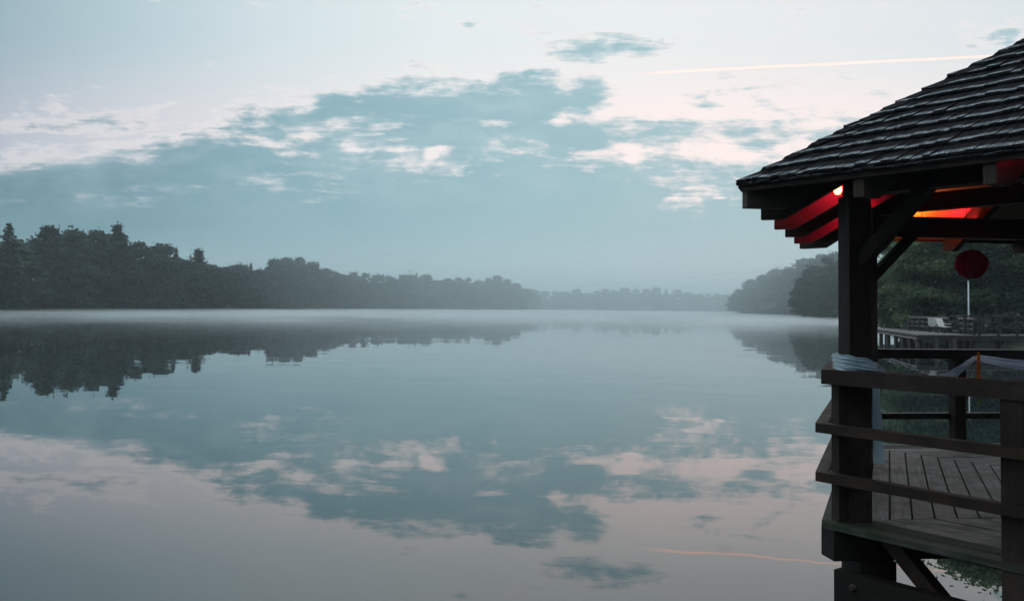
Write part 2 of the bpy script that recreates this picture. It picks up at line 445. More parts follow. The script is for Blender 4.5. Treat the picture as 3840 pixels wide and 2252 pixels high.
# ------------------------------------------------------------------ mesh helpers
class MB:
    """collects faces and links them as ONE mesh object"""
    def __init__(self):
        self.v, self.f, self.mi, self.uv = [], [], [], []

    def quad(self, pts, mi=0, uvs=None):
        n = len(self.v)
        self.v.extend([tuple(p) for p in pts])
        self.f.append(tuple(range(n, n + len(pts))))
        self.mi.append(mi)
        self.uv.append(uvs or [(0, 0)] * len(pts))

    def hexa(self, c, mi=0, axis=None, skip=(), fm=None):
        """8 corners: bottom 0-3 counter-clockwise, top 4-7; UV x runs along the longest direction"""
        c = [Vector(p) for p in c]
        if axis is None:
            e = [(c[1] - c[0]), (c[3] - c[0]), (c[4] - c[0])]
            axis = max(e, key=lambda q: q.length)
        ax = axis.normalized()
        off = (random.uniform(0, 40), random.uniform(0, 40))
        for i, fc_ in enumerate(((0, 3, 2, 1), (4, 5, 6, 7), (0, 1, 5, 4), (1, 2, 6, 5), (2, 3, 7, 6), (3, 0, 4, 7))):
            if i in skip:
                continue
            pts = [c[j] for j in fc_]
            n = (pts[1] - pts[0]).cross(pts[2] - pts[1])
            s = n.cross(ax)
            s = s.normalized() if s.length > 1e-9 else ax.orthogonal().normalized()
            uvs = [((p - c[0]).dot(ax) + off[0], (p - c[0]).dot(s) + off[1] + i * 0.37) for p in pts]
            self.quad(pts, fm[i] if fm else mi, uvs)

    def box(self, lo, hi, mi=0):
        (a, b_, c_), (d, e, f) = lo, hi
        self.hexa([(a, b_, c_), (d, b_, c_), (d, e, c_), (a, e, c_), (a, b_, f), (d, b_, f), (d, e, f), (a, e, f)], mi)

    def bar(self, p, q, w, h, upv=(0, 0, 1), mi=0):
        p, q = Vector(p), Vector(q)
        d = (q - p).normalized()
        s = d.cross(Vector(upv)).normalized() * (w / 2)
        n = s.cross(d).normalized() * (h / 2)
        self.hexa([p - s - n, q - s - n, q + s - n, p + s - n, p - s + n, q - s + n, q + s + n, p + s + n], mi, axis=q - p)

    def tube(self, path, radii, seg=8, mi=0, cap=True):
        path = [Vector(p) for p in path]
        base = len(self.v)
        prev = None
        for i, p in enumerate(path):
            d = (path[min(i + 1, len(path) - 1)] - path[max(i - 1, 0)]).normalized()
            a = d.orthogonal().normalized() if prev is None else (prev - d * prev.dot(d)).normalized()
            prev = a
            c_ = d.cross(a)
            r = radii[i] if hasattr(radii, '__len__') else radii
            for j in range(seg):
                t_ = 2 * math.pi * j / seg
                self.v.append(tuple(p + (a * math.cos(t_) + c_ * math.sin(t_)) * r))
        for i in range(len(path) - 1):
            for j in range(seg):
                j2 = (j + 1) % seg
                self.f.append((base + i * seg + j, base + i * seg + j2, base + (i + 1) * seg + j2, base + (i + 1) * seg + j))
                self.mi.append(mi)
                self.uv.append([(i * .3, j * .1), (i * .3, j * .1 + .1), (i * .3 + .3, j * .1 + .1), (i * .3 + .3, j * .1)])
        if cap:
            for r_, rev in ((0, True), (len(path) - 1, False)):
                idx = [base + r_ * seg + j for j in range(seg)]
                self.f.append(tuple(reversed(idx)) if rev else tuple(idx))
                self.mi.append(mi)
                self.uv.append([(0, 0)] * seg)

    def grid(self, rows, mi=0):
        base = len(self.v)
        nr, nc = len(rows), len(rows[0])
        for r in rows:
            self.v.extend([tuple(p) for p in r])
        for i in range(nr - 1):
            for j in range(nc - 1):
                self.f.append((base + i * nc + j, base + i * nc + j + 1, base + (i + 1) * nc + j + 1, base + (i + 1) * nc + j))
                self.mi.append(mi)
                self.uv.append([(i, j), (i, j + 1), (i + 1, j + 1), (i + 1, j)])

    def build(self, name, mats, parent=None, smooth=False, bevel=0.0):
        me = bpy.data.meshes.new(name)
        me.from_pydata(self.v, [], self.f)
        ul = me.uv_layers.new(name='UVMap')
        flat = np.array([c_ for f in self.uv for c_ in f], dtype=np.float32).ravel()
        ul.data.foreach_set('uv', flat)
        for q in (mats if isinstance(mats, (list, tuple)) else [mats]):
            me.materials.append(q)
        me.polygons.foreach_set('material_index', np.array(self.mi, dtype=np.int32))
        if smooth:
            me.polygons.foreach_set('use_smooth', np.ones(len(self.f), dtype=bool))
        me.update()
        ob = bpy.data.objects.new(name, me)
        C.objects.link(ob)
        if parent:
            ob.parent = parent
        if bevel:
            bm_ = ob.modifiers.new('edge', 'BEVEL')
            bm_.width = bevel
            bm_.segments = 1
            bm_.limit_method = 'ANGLE'
        return ob


def tag(o, label, cat, group=None):
    o['label'] = label
    o['category'] = cat
    if group:
        o['group'] = group
    return o


def empty(name, loc=(0, 0, 0), rz=0.0):
    o = bpy.data.objects.new(name, None)
    o.empty_display_size = 0.2
    C.objects.link(o)
    o.location = loc
    o.rotation_euler = (0, 0, rz)
    return o

# ------------------------------------------------------------------ the gazebo (hexagonal, over the water)
PHI = math.radians(7.2653)
GC = Vector((6.2155, 7.0031, 0))
gz = empty('gazebo', GC, PHI)
tag(gz, 'dark wooden hexagonal gazebo with shake roof standing on piles in the lake', 'gazebo')
S3 = math.sqrt(3)
R_POST, R_DECK, R_EAVE = 3.7589, 4.0142, 4.6325
Z_DECK, Z_EAVE, HIP = 1.0, 3.432, 0.5078
PITCH_R = HIP * 2 / S3          # slope of a roof face
SL = math.atan(PITCH_R)


def vx(R, i, z):
    a = math.pi - math.radians(60) * i
    return Vector((R * math.cos(a), R * math.sin(a), z))


def side(i):
    """outward normal, tangent (from vertex i to i+1) of side i"""
    a = math.pi - math.radians(60) * i - math.radians(30)
    n = Vector((math.cos(a), math.sin(a), 0))
    t_ = (vx(1, i + 1, 0) - vx(1, i, 0)).normalized()
    return n, t_


AP = S3 / 2


def ring_piece(mb, i, R_out, width, z0, z1, gap=0.0, ext=0.0):
    """mitred bar along side i whose outer corners lie at radius R_out; width measured across the bar"""
    n, t_ = side(i)
    ao = R_out * AP
    ai = ao - width
    ho, hi = ao / S3 - gap + ext, ai / S3 - gap + ext
    z = Vector((0, 0, 1))
    pts = [n * ao - t_ * ho, n * ao + t_ * ho, n * ai + t_ * hi, n * ai - t_ * hi]
    # orient so the bottom loop is counter-clockwise seen from above
    if (pts[1] - pts[0]).cross(pts[2] - pts[1]).z < 0:
        pts = [pts[1], pts[0], pts[3], pts[2]]
    mb.hexa([p + z * z0 for p in pts] + [p + z * z1 for p in pts], axis=t_)


# posts
ROT6 = [math.pi - math.radians(60) * i for i in range(6)]


def oriented_post(mb, c, ang, s, z0, z1, s2=None):
    a = Vector((math.cos(ang), math.sin(ang), 0)) * (s / 2)
    b_ = Vector((-math.sin(ang), math.cos(ang), 0)) * ((s2 or s) / 2)
    base = [c - a - b_, c + a - b_, c + a + b_, c - a + b_]
    mb.hexa([Vector((p.x, p.y, z0)) for p in base] + [Vector((p.x, p.y, z1)) for p in base], axis=Vector((0, 0, 1)))


for i in range(6):
    mb = MB()
    oriented_post(mb, vx(R_POST, i, 0), ROT6[i], 0.165, Z_DECK, 3.33)
    mb.build('post', MT['post'], gz, bevel=0.008)
    mb = MB()
    oriented_post(mb, vx(3.866, i, 0), ROT6[i], 0.09, Z_DECK, 1.972, 0.11)
    mb.build('rail_post', MT['post'], gz, bevel=0.006)

# piles, carrying beams and deck
for i in range(6):
    mb = MB()
    oriented_post(mb, vx(3.66, i, 0), ROT6[i], 0.27, -1.6, 0.735)
    mb.build('pile', MT['under'], gz, bevel=0.012)
    mb = MB()
    oriented_post(mb, vx(2.02, i, 0), ROT6[i], 3.9, 0.74, 0.948, 0.19)
    mb.build('deck_beam', MT['under'], gz, bevel=0.008)
    n, t_ = side(i)
    mb = MB()
    for d in [R_DECK * AP - 0.152 * q_ + 0.007 for q_ in range(1, 21)]:
        mb.bar(n * d - t_ * (d / S3 - 0.12) + Vector((0, 0, 0.932)), n * d + t_ * (d / S3 - 0.12) + Vector((0, 0, 0.932)), 0.075, 0.034)
    mb.build('gap_blocking_strips', MT['under'], gz)  # added unseen strips, blocking bright water reflections from showing through the board gaps
    # lower tie beams bolted across the piles
    cbeam = i in (4, 5)
    a, b_ = vx(3.66, i, 0), vx(3.66, i + 1, 0)
    o_ = n * 0.20
    if cbeam:
        mb = MB()
        mb.bar(a - t_ * 0.12 + o_ + Vector((0, 0, 0.545)), b_ + t_ * 0.12 + o_ + Vector((0, 0, 0.545)), 0.09, 0.235)
        cb = mb.build('cross_beam', MT['under'], gz, bevel=0.008)
        for sgn, base in ((1, a), (-1, b_)):
            mb = MB()
            p = base + o_ + t_ * 0.03 * sgn + Vector((0, 0, 0.57))
            mb.tube([p + n * 0.043, p + n * 0.055, p + n * 0.075], [0.03, 0.028, 0.016], 10)
            mb.build('bolt', MT['iron'], cb)
        for sgn, base in ((1, b_), (-1, a)):
            mb = MB()
            mb.bar(base - t_ * 0.16 * sgn + Vector((0, 0, 0.96)) + n * 0.06, base - t_ * 0.62 * sgn + Vector((0, 0, 0.56)) + n * 0.10, 0.10, 0.11, n)
            mb.build('under_brace', MT['rail'], gz, bevel=0.006)
    # decking: boards in concentric mitred rings
    mb = MB()
    bw, gp = 0.152, 0.014
    ao = R_DECK * AP
    j = 0
    while ao > 0.25:
        ai = max(ao - bw + gp, 0.05)
        ho, hi = ao / S3 - 0.003, ai / S3 - 0.003
        dz = random.uniform(-0.0025, 0.0025)
        pts = [n * ao - t_ * ho, n * ao + t_ * ho, n * ai + t_ * hi, n * ai - t_ * hi]
        if (pts[1] - pts[0]).cross(pts[2] - pts[1]).z < 0:
            pts = [pts[1], pts[0], pts[3], pts[2]]
        mb.hexa([p + Vector((0, 0, 0.951)) for p in pts] + [p + Vector((0, 0, Z_DECK + dz)) for p in pts], axis=t_)
        ao -= bw
        j += 1
        if j == 2:
            mb.build('edge_board', MT['deckedge'], gz, bevel=0.005)
            mb = MB()
    mb.build('decking', MT['deck'], gz, bevel=0.005)

for i in range(6):
    for z in (1.695, 1.349):
        mb = MB()
        oriented_post(mb, vx(3.935, i, 0), ROT6[i], 0.105, z - 0.05, z - 0.006, 0.10)
        mb.build('rail_bracket', MT['rail'], gz, bevel=0.004)

# intermediate posts on the railed sides; each stands on a pile outside the deck edge
RAILED = (0, 1, 2, 4, 5)
for i in RAILED:
    n, t_ = side(i)
    for base, sgn in ((vx(R_POST, i, 0), 1), (vx(R_POST, i + 1, 0), -1)):
        mb = MB()
        c = base + t_ * 1.17 * sgn + n * (3.40 - R_POST * AP)
        oriented_post(mb, c, math.atan2(n.y, n.x), 0.13, -1.6 if i in (4, 5) else 0.80, 1.972)
        mb.build('rail_post', MT['post'], gz, bevel=0.006)
    # rails
    mb = MB()
    ring_piece(mb, i, 4.017, 0.185, 1.974, 2.077)
    mb.build('handrail', MT['toprail'], gz, bevel=0.006)
    for z in (1.695, 1.349):
        mb = MB()
        ring_piece(mb, i, 4.061, 0.08, z - 0.066, z)
        mb.build('rail', MT['rail'], gz, bevel=0.005)

# ring beams, knee braces, tie beams
for i in range(6):
    n, t_ = side(i)
    mb = MB()
    ring_piece(mb, i, R_POST + 0.09, 0.15, 3.332, 3.555, gap=0.002)
    mb.build('ring_beam', MT['post'], gz, bevel=0.008)
    for base, sgn in ((vx(R_POST, i, 0), 1), (vx(R_POST, i + 1, 0), -1)):
        mb = MB()
        mb.bar(base + t_ * 0.04 * sgn + Vector((0, 0, 2.84)), base + t_ * 0.58 * sgn + Vector((0, 0, 3.385)), 0.09, 0.10, n)
        mb.build('brace', MT['post'], gz, bevel=0.006)
for i in range(3):
    mb = MB()
    a, b_ = vx(R_POST - 0.02, i, 0), vx(R_POST - 0.02, i + 3, 0)
    z = 3.65 + 0.0012 * i
    mb.bar(a + Vector((0, 0, z)), b_ + Vector((0, 0, z)), 0.14 - 0.002 * i, 0.18)
    mb.build('tie_beam', MT['post'], gz, bevel=0.008)

# rafters: 6 hips and 4 between them on every side; tails with a level bottom cut
TOPOFF = 0.075      # from the shake surface down to the top of a rafter


def rafter(mb, tail, inward, length, slope, w, cutlen, depth):
    """tail: eave point (z ignored); inward: horizontal unit vector; roof surface height at the eave line = Z_EAVE"""
    s = Vector((-inward.y, inward.x, 0)) * (w / 2)
    zt = lambda d: Z_EAVE + slope * d - TOPOFF
    zb = lambda d: Z_EAVE + slope * d - depth
    ztail = 3.226
    dcut = (ztail - (Z_EAVE - depth)) / slope
    prof = [(0.0, ztail), (max(dcut, 0.05), ztail), (length, zb(length)), (length, zt(length)), (0.0, zt(0.0))]
    L = [tail + inward * d - s + Vector((0, 0, z)) for d, z in prof]
    Rr = [tail + inward * d + s + Vector((0, 0, z)) for d, z in prof]
    L = [Vector((p.x, p.y, z)) for p, (d, z) in zip(L, prof)]
    Rr = [Vector((p.x, p.y, z)) for p, (d, z) in zip(Rr, prof)]
    o_ = random.uniform(0, 30)
    uvp = [(d + o_, z) for d, z in prof]
    mb.quad(L, 0, uvp)
    mb.quad(list(reversed(Rr)), 0, list(reversed(uvp)))
    for a in range(5):
        b_ = (a + 1) % 5
        d0, d1 = prof[a][0] + o_, prof[b_][0] + o_
        mb.quad([L[b_], L[a], Rr[a], Rr[b_]], 0, [(d1, 0), (d0, 0), (d0, w), (d1, w)])


R_TAIL = R_EAVE - 0.042
for i in range(6):
    mb = MB()
    tail = vx(R_TAIL, i, 0)
    rafter(mb, tail, -tail.normalized(), R_TAIL - 0.06, HIP, 0.09, 0.15, 0.36)
    mb.build('hip_rafter', MT['rafter'], gz)
    n, t_ = side(i)
    ao = R_TAIL * AP
    L = R_TAIL / 2
    for f in ((0.2, 0.4, 0.628, 0.805) if i == 5 else (0.2, 0.4, 0.6, 0.8)):
        s = (f - 0.5) * 2 * L
        ln = (L - abs(s)) * S3 - 0.08
        mb = MB()
        rafter(mb, n * ao + t_ * s, -n, ln, PITCH_R, 0.075, 0.15, 0.31)
        mb.build('rafter', MT['rafter'], gz)
    # fascia board and roof boarding
    mb = MB()
    ring_piece(mb, i, R_EAVE - 0.012, 0.025, 3.345, 3.402)
    mb.build('fascia', MT['post'], gz)
    mb = MB()
    nb = 15
    h = R_EAVE * AP
    for j in range(nb):
        d0, d1 = h * j / nb + 0.004, h * (j + 1) / nb
        if j == 0:
            d0 = 0.03
        w0, w1 = (h - d0) / S3, (h - d1) / S3
        z0, z1 = Z_EAVE + PITCH_R * d0, Z_EAVE + PITCH_R * d1
        p = [n * (h - d0) - t_ * w0 + Vector((0, 0, z0)), n * (h - d0) + t_ * w0 + Vector((0, 0, z0)),
             n * (h - d1) + t_ * w1 + Vector((0, 0, z1)), n * (h - d1) - t_ * w1 + Vector((0, 0, z1))]
        if (p[1] - p[0]).cross(p[2] - p[1]).z < 0:
            p = [p[1], p[0], p[3], p[2]]
        mb.hexa([q - Vector((0, 0, 0.074)) for q in p] + [q - Vector((0, 0, 0.052)) for q in p], axis=t_)
    mb.build('roof_boarding', MT['soffit'], gz)

# shakes
for i in range(6):
    n, t_ = side(i)
    h = R_EAVE * AP
    slen = h / math.cos(SL)
    dn = Vector((0, 0, math.cos(SL))) + n * math.sin(SL)      # roof face normal
    ds = -n * math.cos(SL) + Vector((0, 0, math.sin(SL)))      # up the slope
    org = n * h + Vector((0, 0, Z_EAVE - 0.05))
    mb = MB()
    EXPO = 0.205
    nc = int(slen / EXPO) + 1
    for j in range(-1, nc):
        d0 = j * EXPO if j >= 0 else -0.012
        first = j == -1
        half = (slen - d0) * math.cos(SL) / S3 + 0.01
        t0 = -half
        sag = random.uniform(0.8, 1.3)
        row_l = random.uniform(0.75, 1.3) if not first else 0.15
        thick_row = 0.017 * random.uniform(0.85, 1.3) if not first else 0.014
        while t0 < half:
            w = random.choice((random.uniform(0.04, 0.07), random.uniform(0.06, 0.105)))
            t1 = min(t0 + w - 0.004, half)
            if t1 - t0 > 0.012:
                dd = d0 + random.uniform(-0.010, 0.008) - (0.01 if random.random() < 0.07 else 0)
                top = min(dd + 0.33, slen)
                ht = max((slen - top) * math.cos(SL) / S3, 0.0)
                th = thick_row * random.uniform(0.75, 1.3)
                lift = random.uniform(0, 0.004) + (0.007 if random.random() < 0.05 else 0)
                nb0 = (0.026 if not first else 0.004) + lift
                ta, tb = max(min(t0, ht), -ht), max(min(t1, ht), -ht)
                skew = random.uniform(-0.005, 0.005)
                zc = random.uniform(-0.004, 0.004)

                def pt(tt, d, nn_):
                    return org + t_ * tt + ds * d + dn * nn_
                c8 = [pt(t0, dd + skew, nb0), pt(t1, dd - skew, nb0 + zc), pt(tb, top, 0.0), pt(ta, top, 0.0),
                      pt(t0, dd + skew, nb0 + th), pt(t1, dd - skew, nb0 + th + zc), pt(tb, top, 0.008), pt(ta, top, 0.008)]
                flip = (c8[1] - c8[0]).cross(c8[3] - c8[0]).dot(dn) < 0
                if flip:
                    c8 = [c8[1], c8[0], c8[3], c8[2], c8[5], c8[4], c8[7], c8[6]]
                mb.hexa(c8, axis=ds, fm=[0, 0, 1, 0, 0, 0], skip=(1, 4))
                uo = random.uniform(0, 50)
                wq = (c8[5] - c8[4]).length
                ln_ = (c8[7] - c8[4]).length
                ub = 0.0 if not first else 0.06
                mb.quad([c8[4], c8[5], c8[6], c8[7]], 0, [(ub, uo), (ub, uo + wq), (ub + ln_, uo + wq), (ub + ln_, uo)])
            t0 += w
    mb.build('shakes', [MT['shake_top'], MT['shake_butt']], gz)
    # hip caps
    mb = MB()
    hv = (Vector((0, 0, 0)) - vx(1, i, 0))
    e = vx(R_EAVE - 0.012, i, Z_EAVE - 0.048)
    hd = (hv + Vector((0, 0, HIP))).normalized()
    L = R_EAVE / hd.xy.length
    d = 0.0
    n2, _ = side(i - 1)
    while d < L - 0.05:
        for nn_ in (n, n2):
            out = nn_ - hv.normalized() * nn_.dot(hv.normalized())
            out.normalize()
            fn = Vector((0, 0, math.cos(SL))) + nn_ * math.sin(SL)
            across = hd.cross(fn)
            if across.dot(out) < 0:
                across = -across
            across.normalize()
            ww = random.uniform(0.085, 0.12)
            l0, l1 = random.uniform(0.044, 0.054), 0.026
            dd0 = d + random.uniform(-0.012, 0.012)
            p0, p1 = e + hd * dd0, e + hd * min(dd0 + 0.28, L)
            c8 = [p0 + fn * (l0 - 0.018), p0 + fn * (l0 - 0.018) + across * ww, p1 + fn * (l1 - 0.018) + across * ww, p1 + fn * (l1 - 0.018),
                  p0 + fn * l0, p0 + fn * l0 + across * ww, p1 + fn * l1 + across * ww, p1 + fn * l1]
            if (c8[1] - c8[0]).cross(c8[3] - c8[0]).dot(fn) < 0:
                c8 = [c8[1], c8[0], c8[3], c8[2], c8[5], c8[4], c8[7], c8[6]]
            mb.hexa(c8, axis=hd, fm=[0, 0, 1, 0, 0, 0])
        d += 0.205
    mb.build('hip_cap', [MT['shake_top'], MT['shake_butt']], gz)
mb = MB()
mb.tube([(0, 0, 5.70), (0, 0, 5.86), (0, 0, 5.92), (0, 0, 6.05), (0, 0, 6.2)], [0.2, 0.13, 0.05, 0.07, 0.01], 12)
mb.build('finial', MT['post'], gz, smooth=True)

# ------------------------------------------------------------------ water, ground
mb = MB()
mb.quad([(-1900, -400, 0), (1900, -400, 0), (1900, 2200, 0), (-1900, 2200, 0)])
wt = mb.build('water', MT['water'])
wt['kind'] = 'structure'

SHORE = [(-131, -60), (-129, 120), (-127, 200), (-124, 262), (-116, 335), (-101, 410), (-82, 480), (-58, 560), (-28, 625), (4, 660), (14, 690),
         (20, 780), (60, 795), (110, 800), (160, 795), (205, 800), (190, 700), (140, 560), (121, 515), (121, 470), (117, 400), (112, 340),
         (104, 308), (92, 292), (88, 250), (80, 190), (62, 130), (46, 98), (36, 84), (35, 66), (42, 50), (50, 10), (50, -60)]
mb = MB()
cen = Vector((10, 330, 0))
prof = ((-3.0, -0.5), (0.6, 0.12), (4.0, 0.55), (25.0, 1.2), (150.0, 2.0))
N = len(SHORE)
rings = []
for off, z in prof:
    r_ = []
    for i in range(N):
        p = Vector((*SHORE[i], 0))
        a, b_ = Vector((*SHORE[max(i - 1, 0)], 0)), Vector((*SHORE[min(i + 1, N - 1)], 0))
        t_ = (b_ - a).normalized()
        nrm = Vector((-t_.y, t_.x, 0))
        if i in (0, N - 1):
            nrm = Vector((-1 if i == 0 else 1, 0, 0))
        q = p + nrm * min(off, 4.0)
        if off > 4:
            q = q + (q - cen).normalized() * (off - 4)
        r_.append(Vector((q.x, q.y, z)))
    rings.append(r_)
far = []
for p in rings[-1]:
    d = (p - cen).normalized()
    far.append(Vector((cen.x + d.x * 1700, cen.y + d.y * 1700, 3.0)))
rings.append(far)
mb.grid(rings)
g = mb.build('ground', MT['ground'], smooth=True)
g['kind'] = 'structure'

# ------------------------------------------------------------------ trees
def leaf_mesh(name, pos, nrm, size, mat, trunk=None):
    """one crown mesh from leaf-clump faces: pos (n,3), nrm (n,3), size (n,)"""
    n = len(pos)
    nrm = nrm / np.linalg.norm(nrm, axis=1, keepdims=True)
    ref = rng.normal(size=(n, 3))
    a = np.cross(nrm, ref)
    a /= np.linalg.norm(a, axis=1, keepdims=True) + 1e-9
    b_ = np.cross(nrm, a)
    asp = rng.uniform(0.45, 0.8, n)
    s = size[:, None]
    k1 = (rng.uniform(-0.35, 0.35, n))[:, None]
    p0 = pos - a * s
    p1 = pos + b_ * s * asp[:, None] + a * s * k1
    p2 = pos + a * s - nrm * s * 0.25
    p3 = pos - b_ * s * asp[:, None] - a * s * k1
    V = np.stack([p0, p1, p2, p3], 1).reshape(-1, 3)
    me = bpy.data.meshes.new(name)
    me.vertices.add(4 * n)
    me.vertices.foreach_set('co', V.astype(np.float32).ravel())
    me.loops.add(4 * n)
    me.loops.foreach_set('vertex_index', np.arange(4 * n, dtype=np.int32))
    me.polygons.add(n)
    me.polygons.foreach_set('loop_start', np.arange(0, 4 * n, 4, dtype=np.int32))
    me.materials.append(mat)
    me.update()
    me.validate()
    return me


def sph(n):
    d = rng.normal(size=(n, 3))
    return d / np.linalg.norm(d, axis=1, keepdims=True)


def broad(H, Wd, nl, nlobes, size, kind='b', base=0.05):
    """leaf positions of a broadleaf crown of height H and width Wd made of lobes of different size"""
    P_, N_, lob = [], [], []
    pk = rng.uniform(0.0, 1.0)
    for i in range(nlobes):
        t = base + (1 - base) * rng.uniform(0, 1) ** 0.85
        if kind == 'b':
            r = min(1.0, (t - base) / 0.22 * 0.3 + 0.85) * max(0.0, 1 - max(0, (t - 0.44 + 0.1 * pk) / (0.58 + 0.1 * pk)) ** (2.2 - 0.7 * pk)) ** (0.55 + 0.2 * pk)
        elif kind == 's':
            r = min(1.0, 0.72 + t) * max(0.0, 1 - t) ** 0.85
        else:
            r = min(1.0, (t - base) / 0.3 * 0.5 + 0.6) * max(0.0, 1 - max(0, (t - 0.5) / 0.52) ** 2.2) ** 0.55
        an = rng.uniform(0, 2 * math.pi)
        rl = (0.21 if kind != 's' else 0.17) * Wd * rng.uniform(0.5, 1.3)
        if kind == 's':
            rl = min(rl, 0.10 * Wd + 0.30 * r * Wd)
            rl *= 0.55 + 0.45 * (1 - t)
        if kind == 'b':
            rl *= 1 - (0.2 + 0.3 * pk) * max(0.0, t - 0.55) / 0.45
        rr = max(r * Wd / 2 - rl * 0.75, 0) * rng.uniform(0.55, 1.08) ** 0.5
        c = np.array([math.cos(an) * rr, math.sin(an) * rr, min(t * H, H - rl * 0.55)])
        c[2] = max(c[2], rl * 0.6)
        lob.append((c, rl))
    tot = sum(r ** 2 for _, r in lob)
    for c, rl in lob:
        m_ = max(6, int(nl * rl ** 2 / tot))
        d = sph(m_)
        d[:, 2] = np.where(d[:, 2] < -0.25, -d[:, 2] * rng.uniform(0.2, 1, m_), d[:, 2])
        rad = rl * rng.uniform(0.15, 1.2, m_) ** 0.6
        stretch = np.array([1.1, 1.1, 0.82])
        bump = 1 + 0.22 * np.sin(d[:, 0] * 5 + c[0] * 3) * np.sin(d[:, 2] * 6 + c[2])
        P_.append(c + d * stretch * (rad * bump)[:, None])
        N_.append(d + rng.normal(size=(m_, 3)) * 0.9 + np.array([0, 0, 0.25]))
    P_, N_ = np.concatenate(P_), np.concatenate(N_)
    # loose sprays that break the outline
    k_ = int(nl * 0.16)
    i = rng.integers(0, len(P_), k_)
    out = P_[i] * np.array([1, 1, 0]) 
    out /= np.linalg.norm(out, axis=1, keepdims=True) + 1e-6
    P2 = P_[i] + out * rng.uniform(0.1, 0.9, (k_, 1)) * Wd * 0.06 + rng.normal(size=(k_, 3)) * 0.035 * Wd + np.array([0, 0, 0.035 * Wd])
    P_, N_ = np.concatenate([P_, P2]), np.concatenate([N_, rng.normal(size=(k_, 3))])
    P_[:, 2] = np.clip(P_[:, 2], 0.05, None)
    return P_, N_, size * rng.uniform(0.6, 1.35, len(P_)), lob


def spruce(H, Wd, nl, size, sparse=False):
    P_, N_ = [], []
    nw = int(H * (2.3 if not sparse else 0.7))
    for w in range(nw):
        t = (w + rng.uniform(-0.2, 0.2)) / nw * 0.97 + 0.03
        L = Wd / 2 * (1 - t) ** 0.85 * rng.uniform(0.6, 1.15) + 0.15
        nb = rng.integers(4, 7) if not sparse else rng.integers(2, 5)
        a0 = rng.uniform(0, 6.3)
        for b_ in range(nb):
            an = a0 + b_ * 6.283 / nb + rng.uniform(-0.3, 0.3)
            Lb = L * rng.uniform(0.7, 1.15)
            m_ = max(4, int(nl * Lb / (nw * 5 * Wd / 4)))
            s = rng.uniform(0.05, 1, m_) ** 0.7
            droop = -0.32 * s ** 1.2 * Lb + (0.12 * s ** 3 * Lb) + (0.25 * s * Lb if sparse else 0)
            wd = (0.22 * (1 - s) + 0.06) * Lb * rng.normal(size=m_)
            x = np.cos(an) * s * Lb - np.sin(an) * wd
            y = np.sin(an) * s * Lb + np.cos(an) * wd
            P_.append(np.stack([x, y, t * H + droop + rng.normal(size=m_) * 0.22], 1))
            N_.append(np.stack([rng.normal(size=m_) * 0.5, rng.normal(size=m_) * 0.5, np.ones(m_)], 1))
    P_, N_ = np.concatenate(P_), np.concatenate(N_)
    P_[:, 2] = np.clip(P_[:, 2], 0.05, H)
    return P_, N_, size * rng.uniform(0.6, 1.3, len(P_))


def trunk_mesh(name, H, r, lob=None, lean=0.0):
    mb = MB()
    top = H * (0.72 if lob else 0.98)
    path = [(0, 0, -0.6), (0.02 * H * lean, 0, H * 0.15), (0.03 * H * lean, 0.01 * H, H * 0.4), (0, 0, top)]
    mb.tube(path, [r * 1.35, r, r * 0.75, r * 0.12], 8)
    if lob:
        for c, rl in sorted(lob, key=lambda q: -q[1])[:10]:
            z0 = max(c[2] - rl - np.hypot(c[0], c[1]) * 0.7, H * 0.12)
            mid = Vector((c[0] * 0.5, c[1] * 0.5, (z0 + c[2]) / 2 + 0.1 * rl))
            mb.tube([(0, 0, z0), mid, Vector(c)], [r * 0.42, r * 0.28, r * 0.07], 6, cap=False)
    o = mb.build(name, MT['bark'], smooth=True)
    me = o.data
    bpy.data.objects.remove(o)
    return me


PROTO = {}
PH, PW = 20.0, 10.0


def protos(key, n, fn):
    PROTO[key] = [fn(i) for i in range(n)]


def mk_broad(kind, nl, nlob, size, mat, key):
    def f(i):
        P_, N_, s, lob = broad(PH, PW, nl, nlob + rng.integers(-6, 7), size, kind)
        return leaf_mesh(key + '_crown', P_, N_, s, mat), trunk_mesh(key + '_trunk', PH, 0.32, lob, rng.uniform(-1, 1))
    return f


def mk_spruce(nl, size, sparse, key):
    def f(i):
        P_, N_, s = spruce(PH, PW, nl, size, sparse)
        return leaf_mesh(key + '_crown', P_, N_, s, MT['needle']), trunk_mesh(key + '_trunk', PH, 0.22)
    return f


protos('b', 9, mk_broad('b', 7500, 46, 0.42, MT['leaf'], 'broadleaf'))
protos('f', 4, mk_broad('b', 3000, 36, 0.62, MT['leaf'], 'far_broadleaf'))
protos('s', 3, mk_broad('s', 6500, 66, 0.34, MT['leaf'], 'pyramid'))
protos('c', 3, mk_spruce(5200, 0.36, False, 'spruce'))
protos('n', 1, mk_spruce(700, 0.55, True, 'sparse_pine'))
protos('g', 3, mk_broad('g', 30000, 75, 0.205, MT['nearleaf'], 'near_broadleaf'))

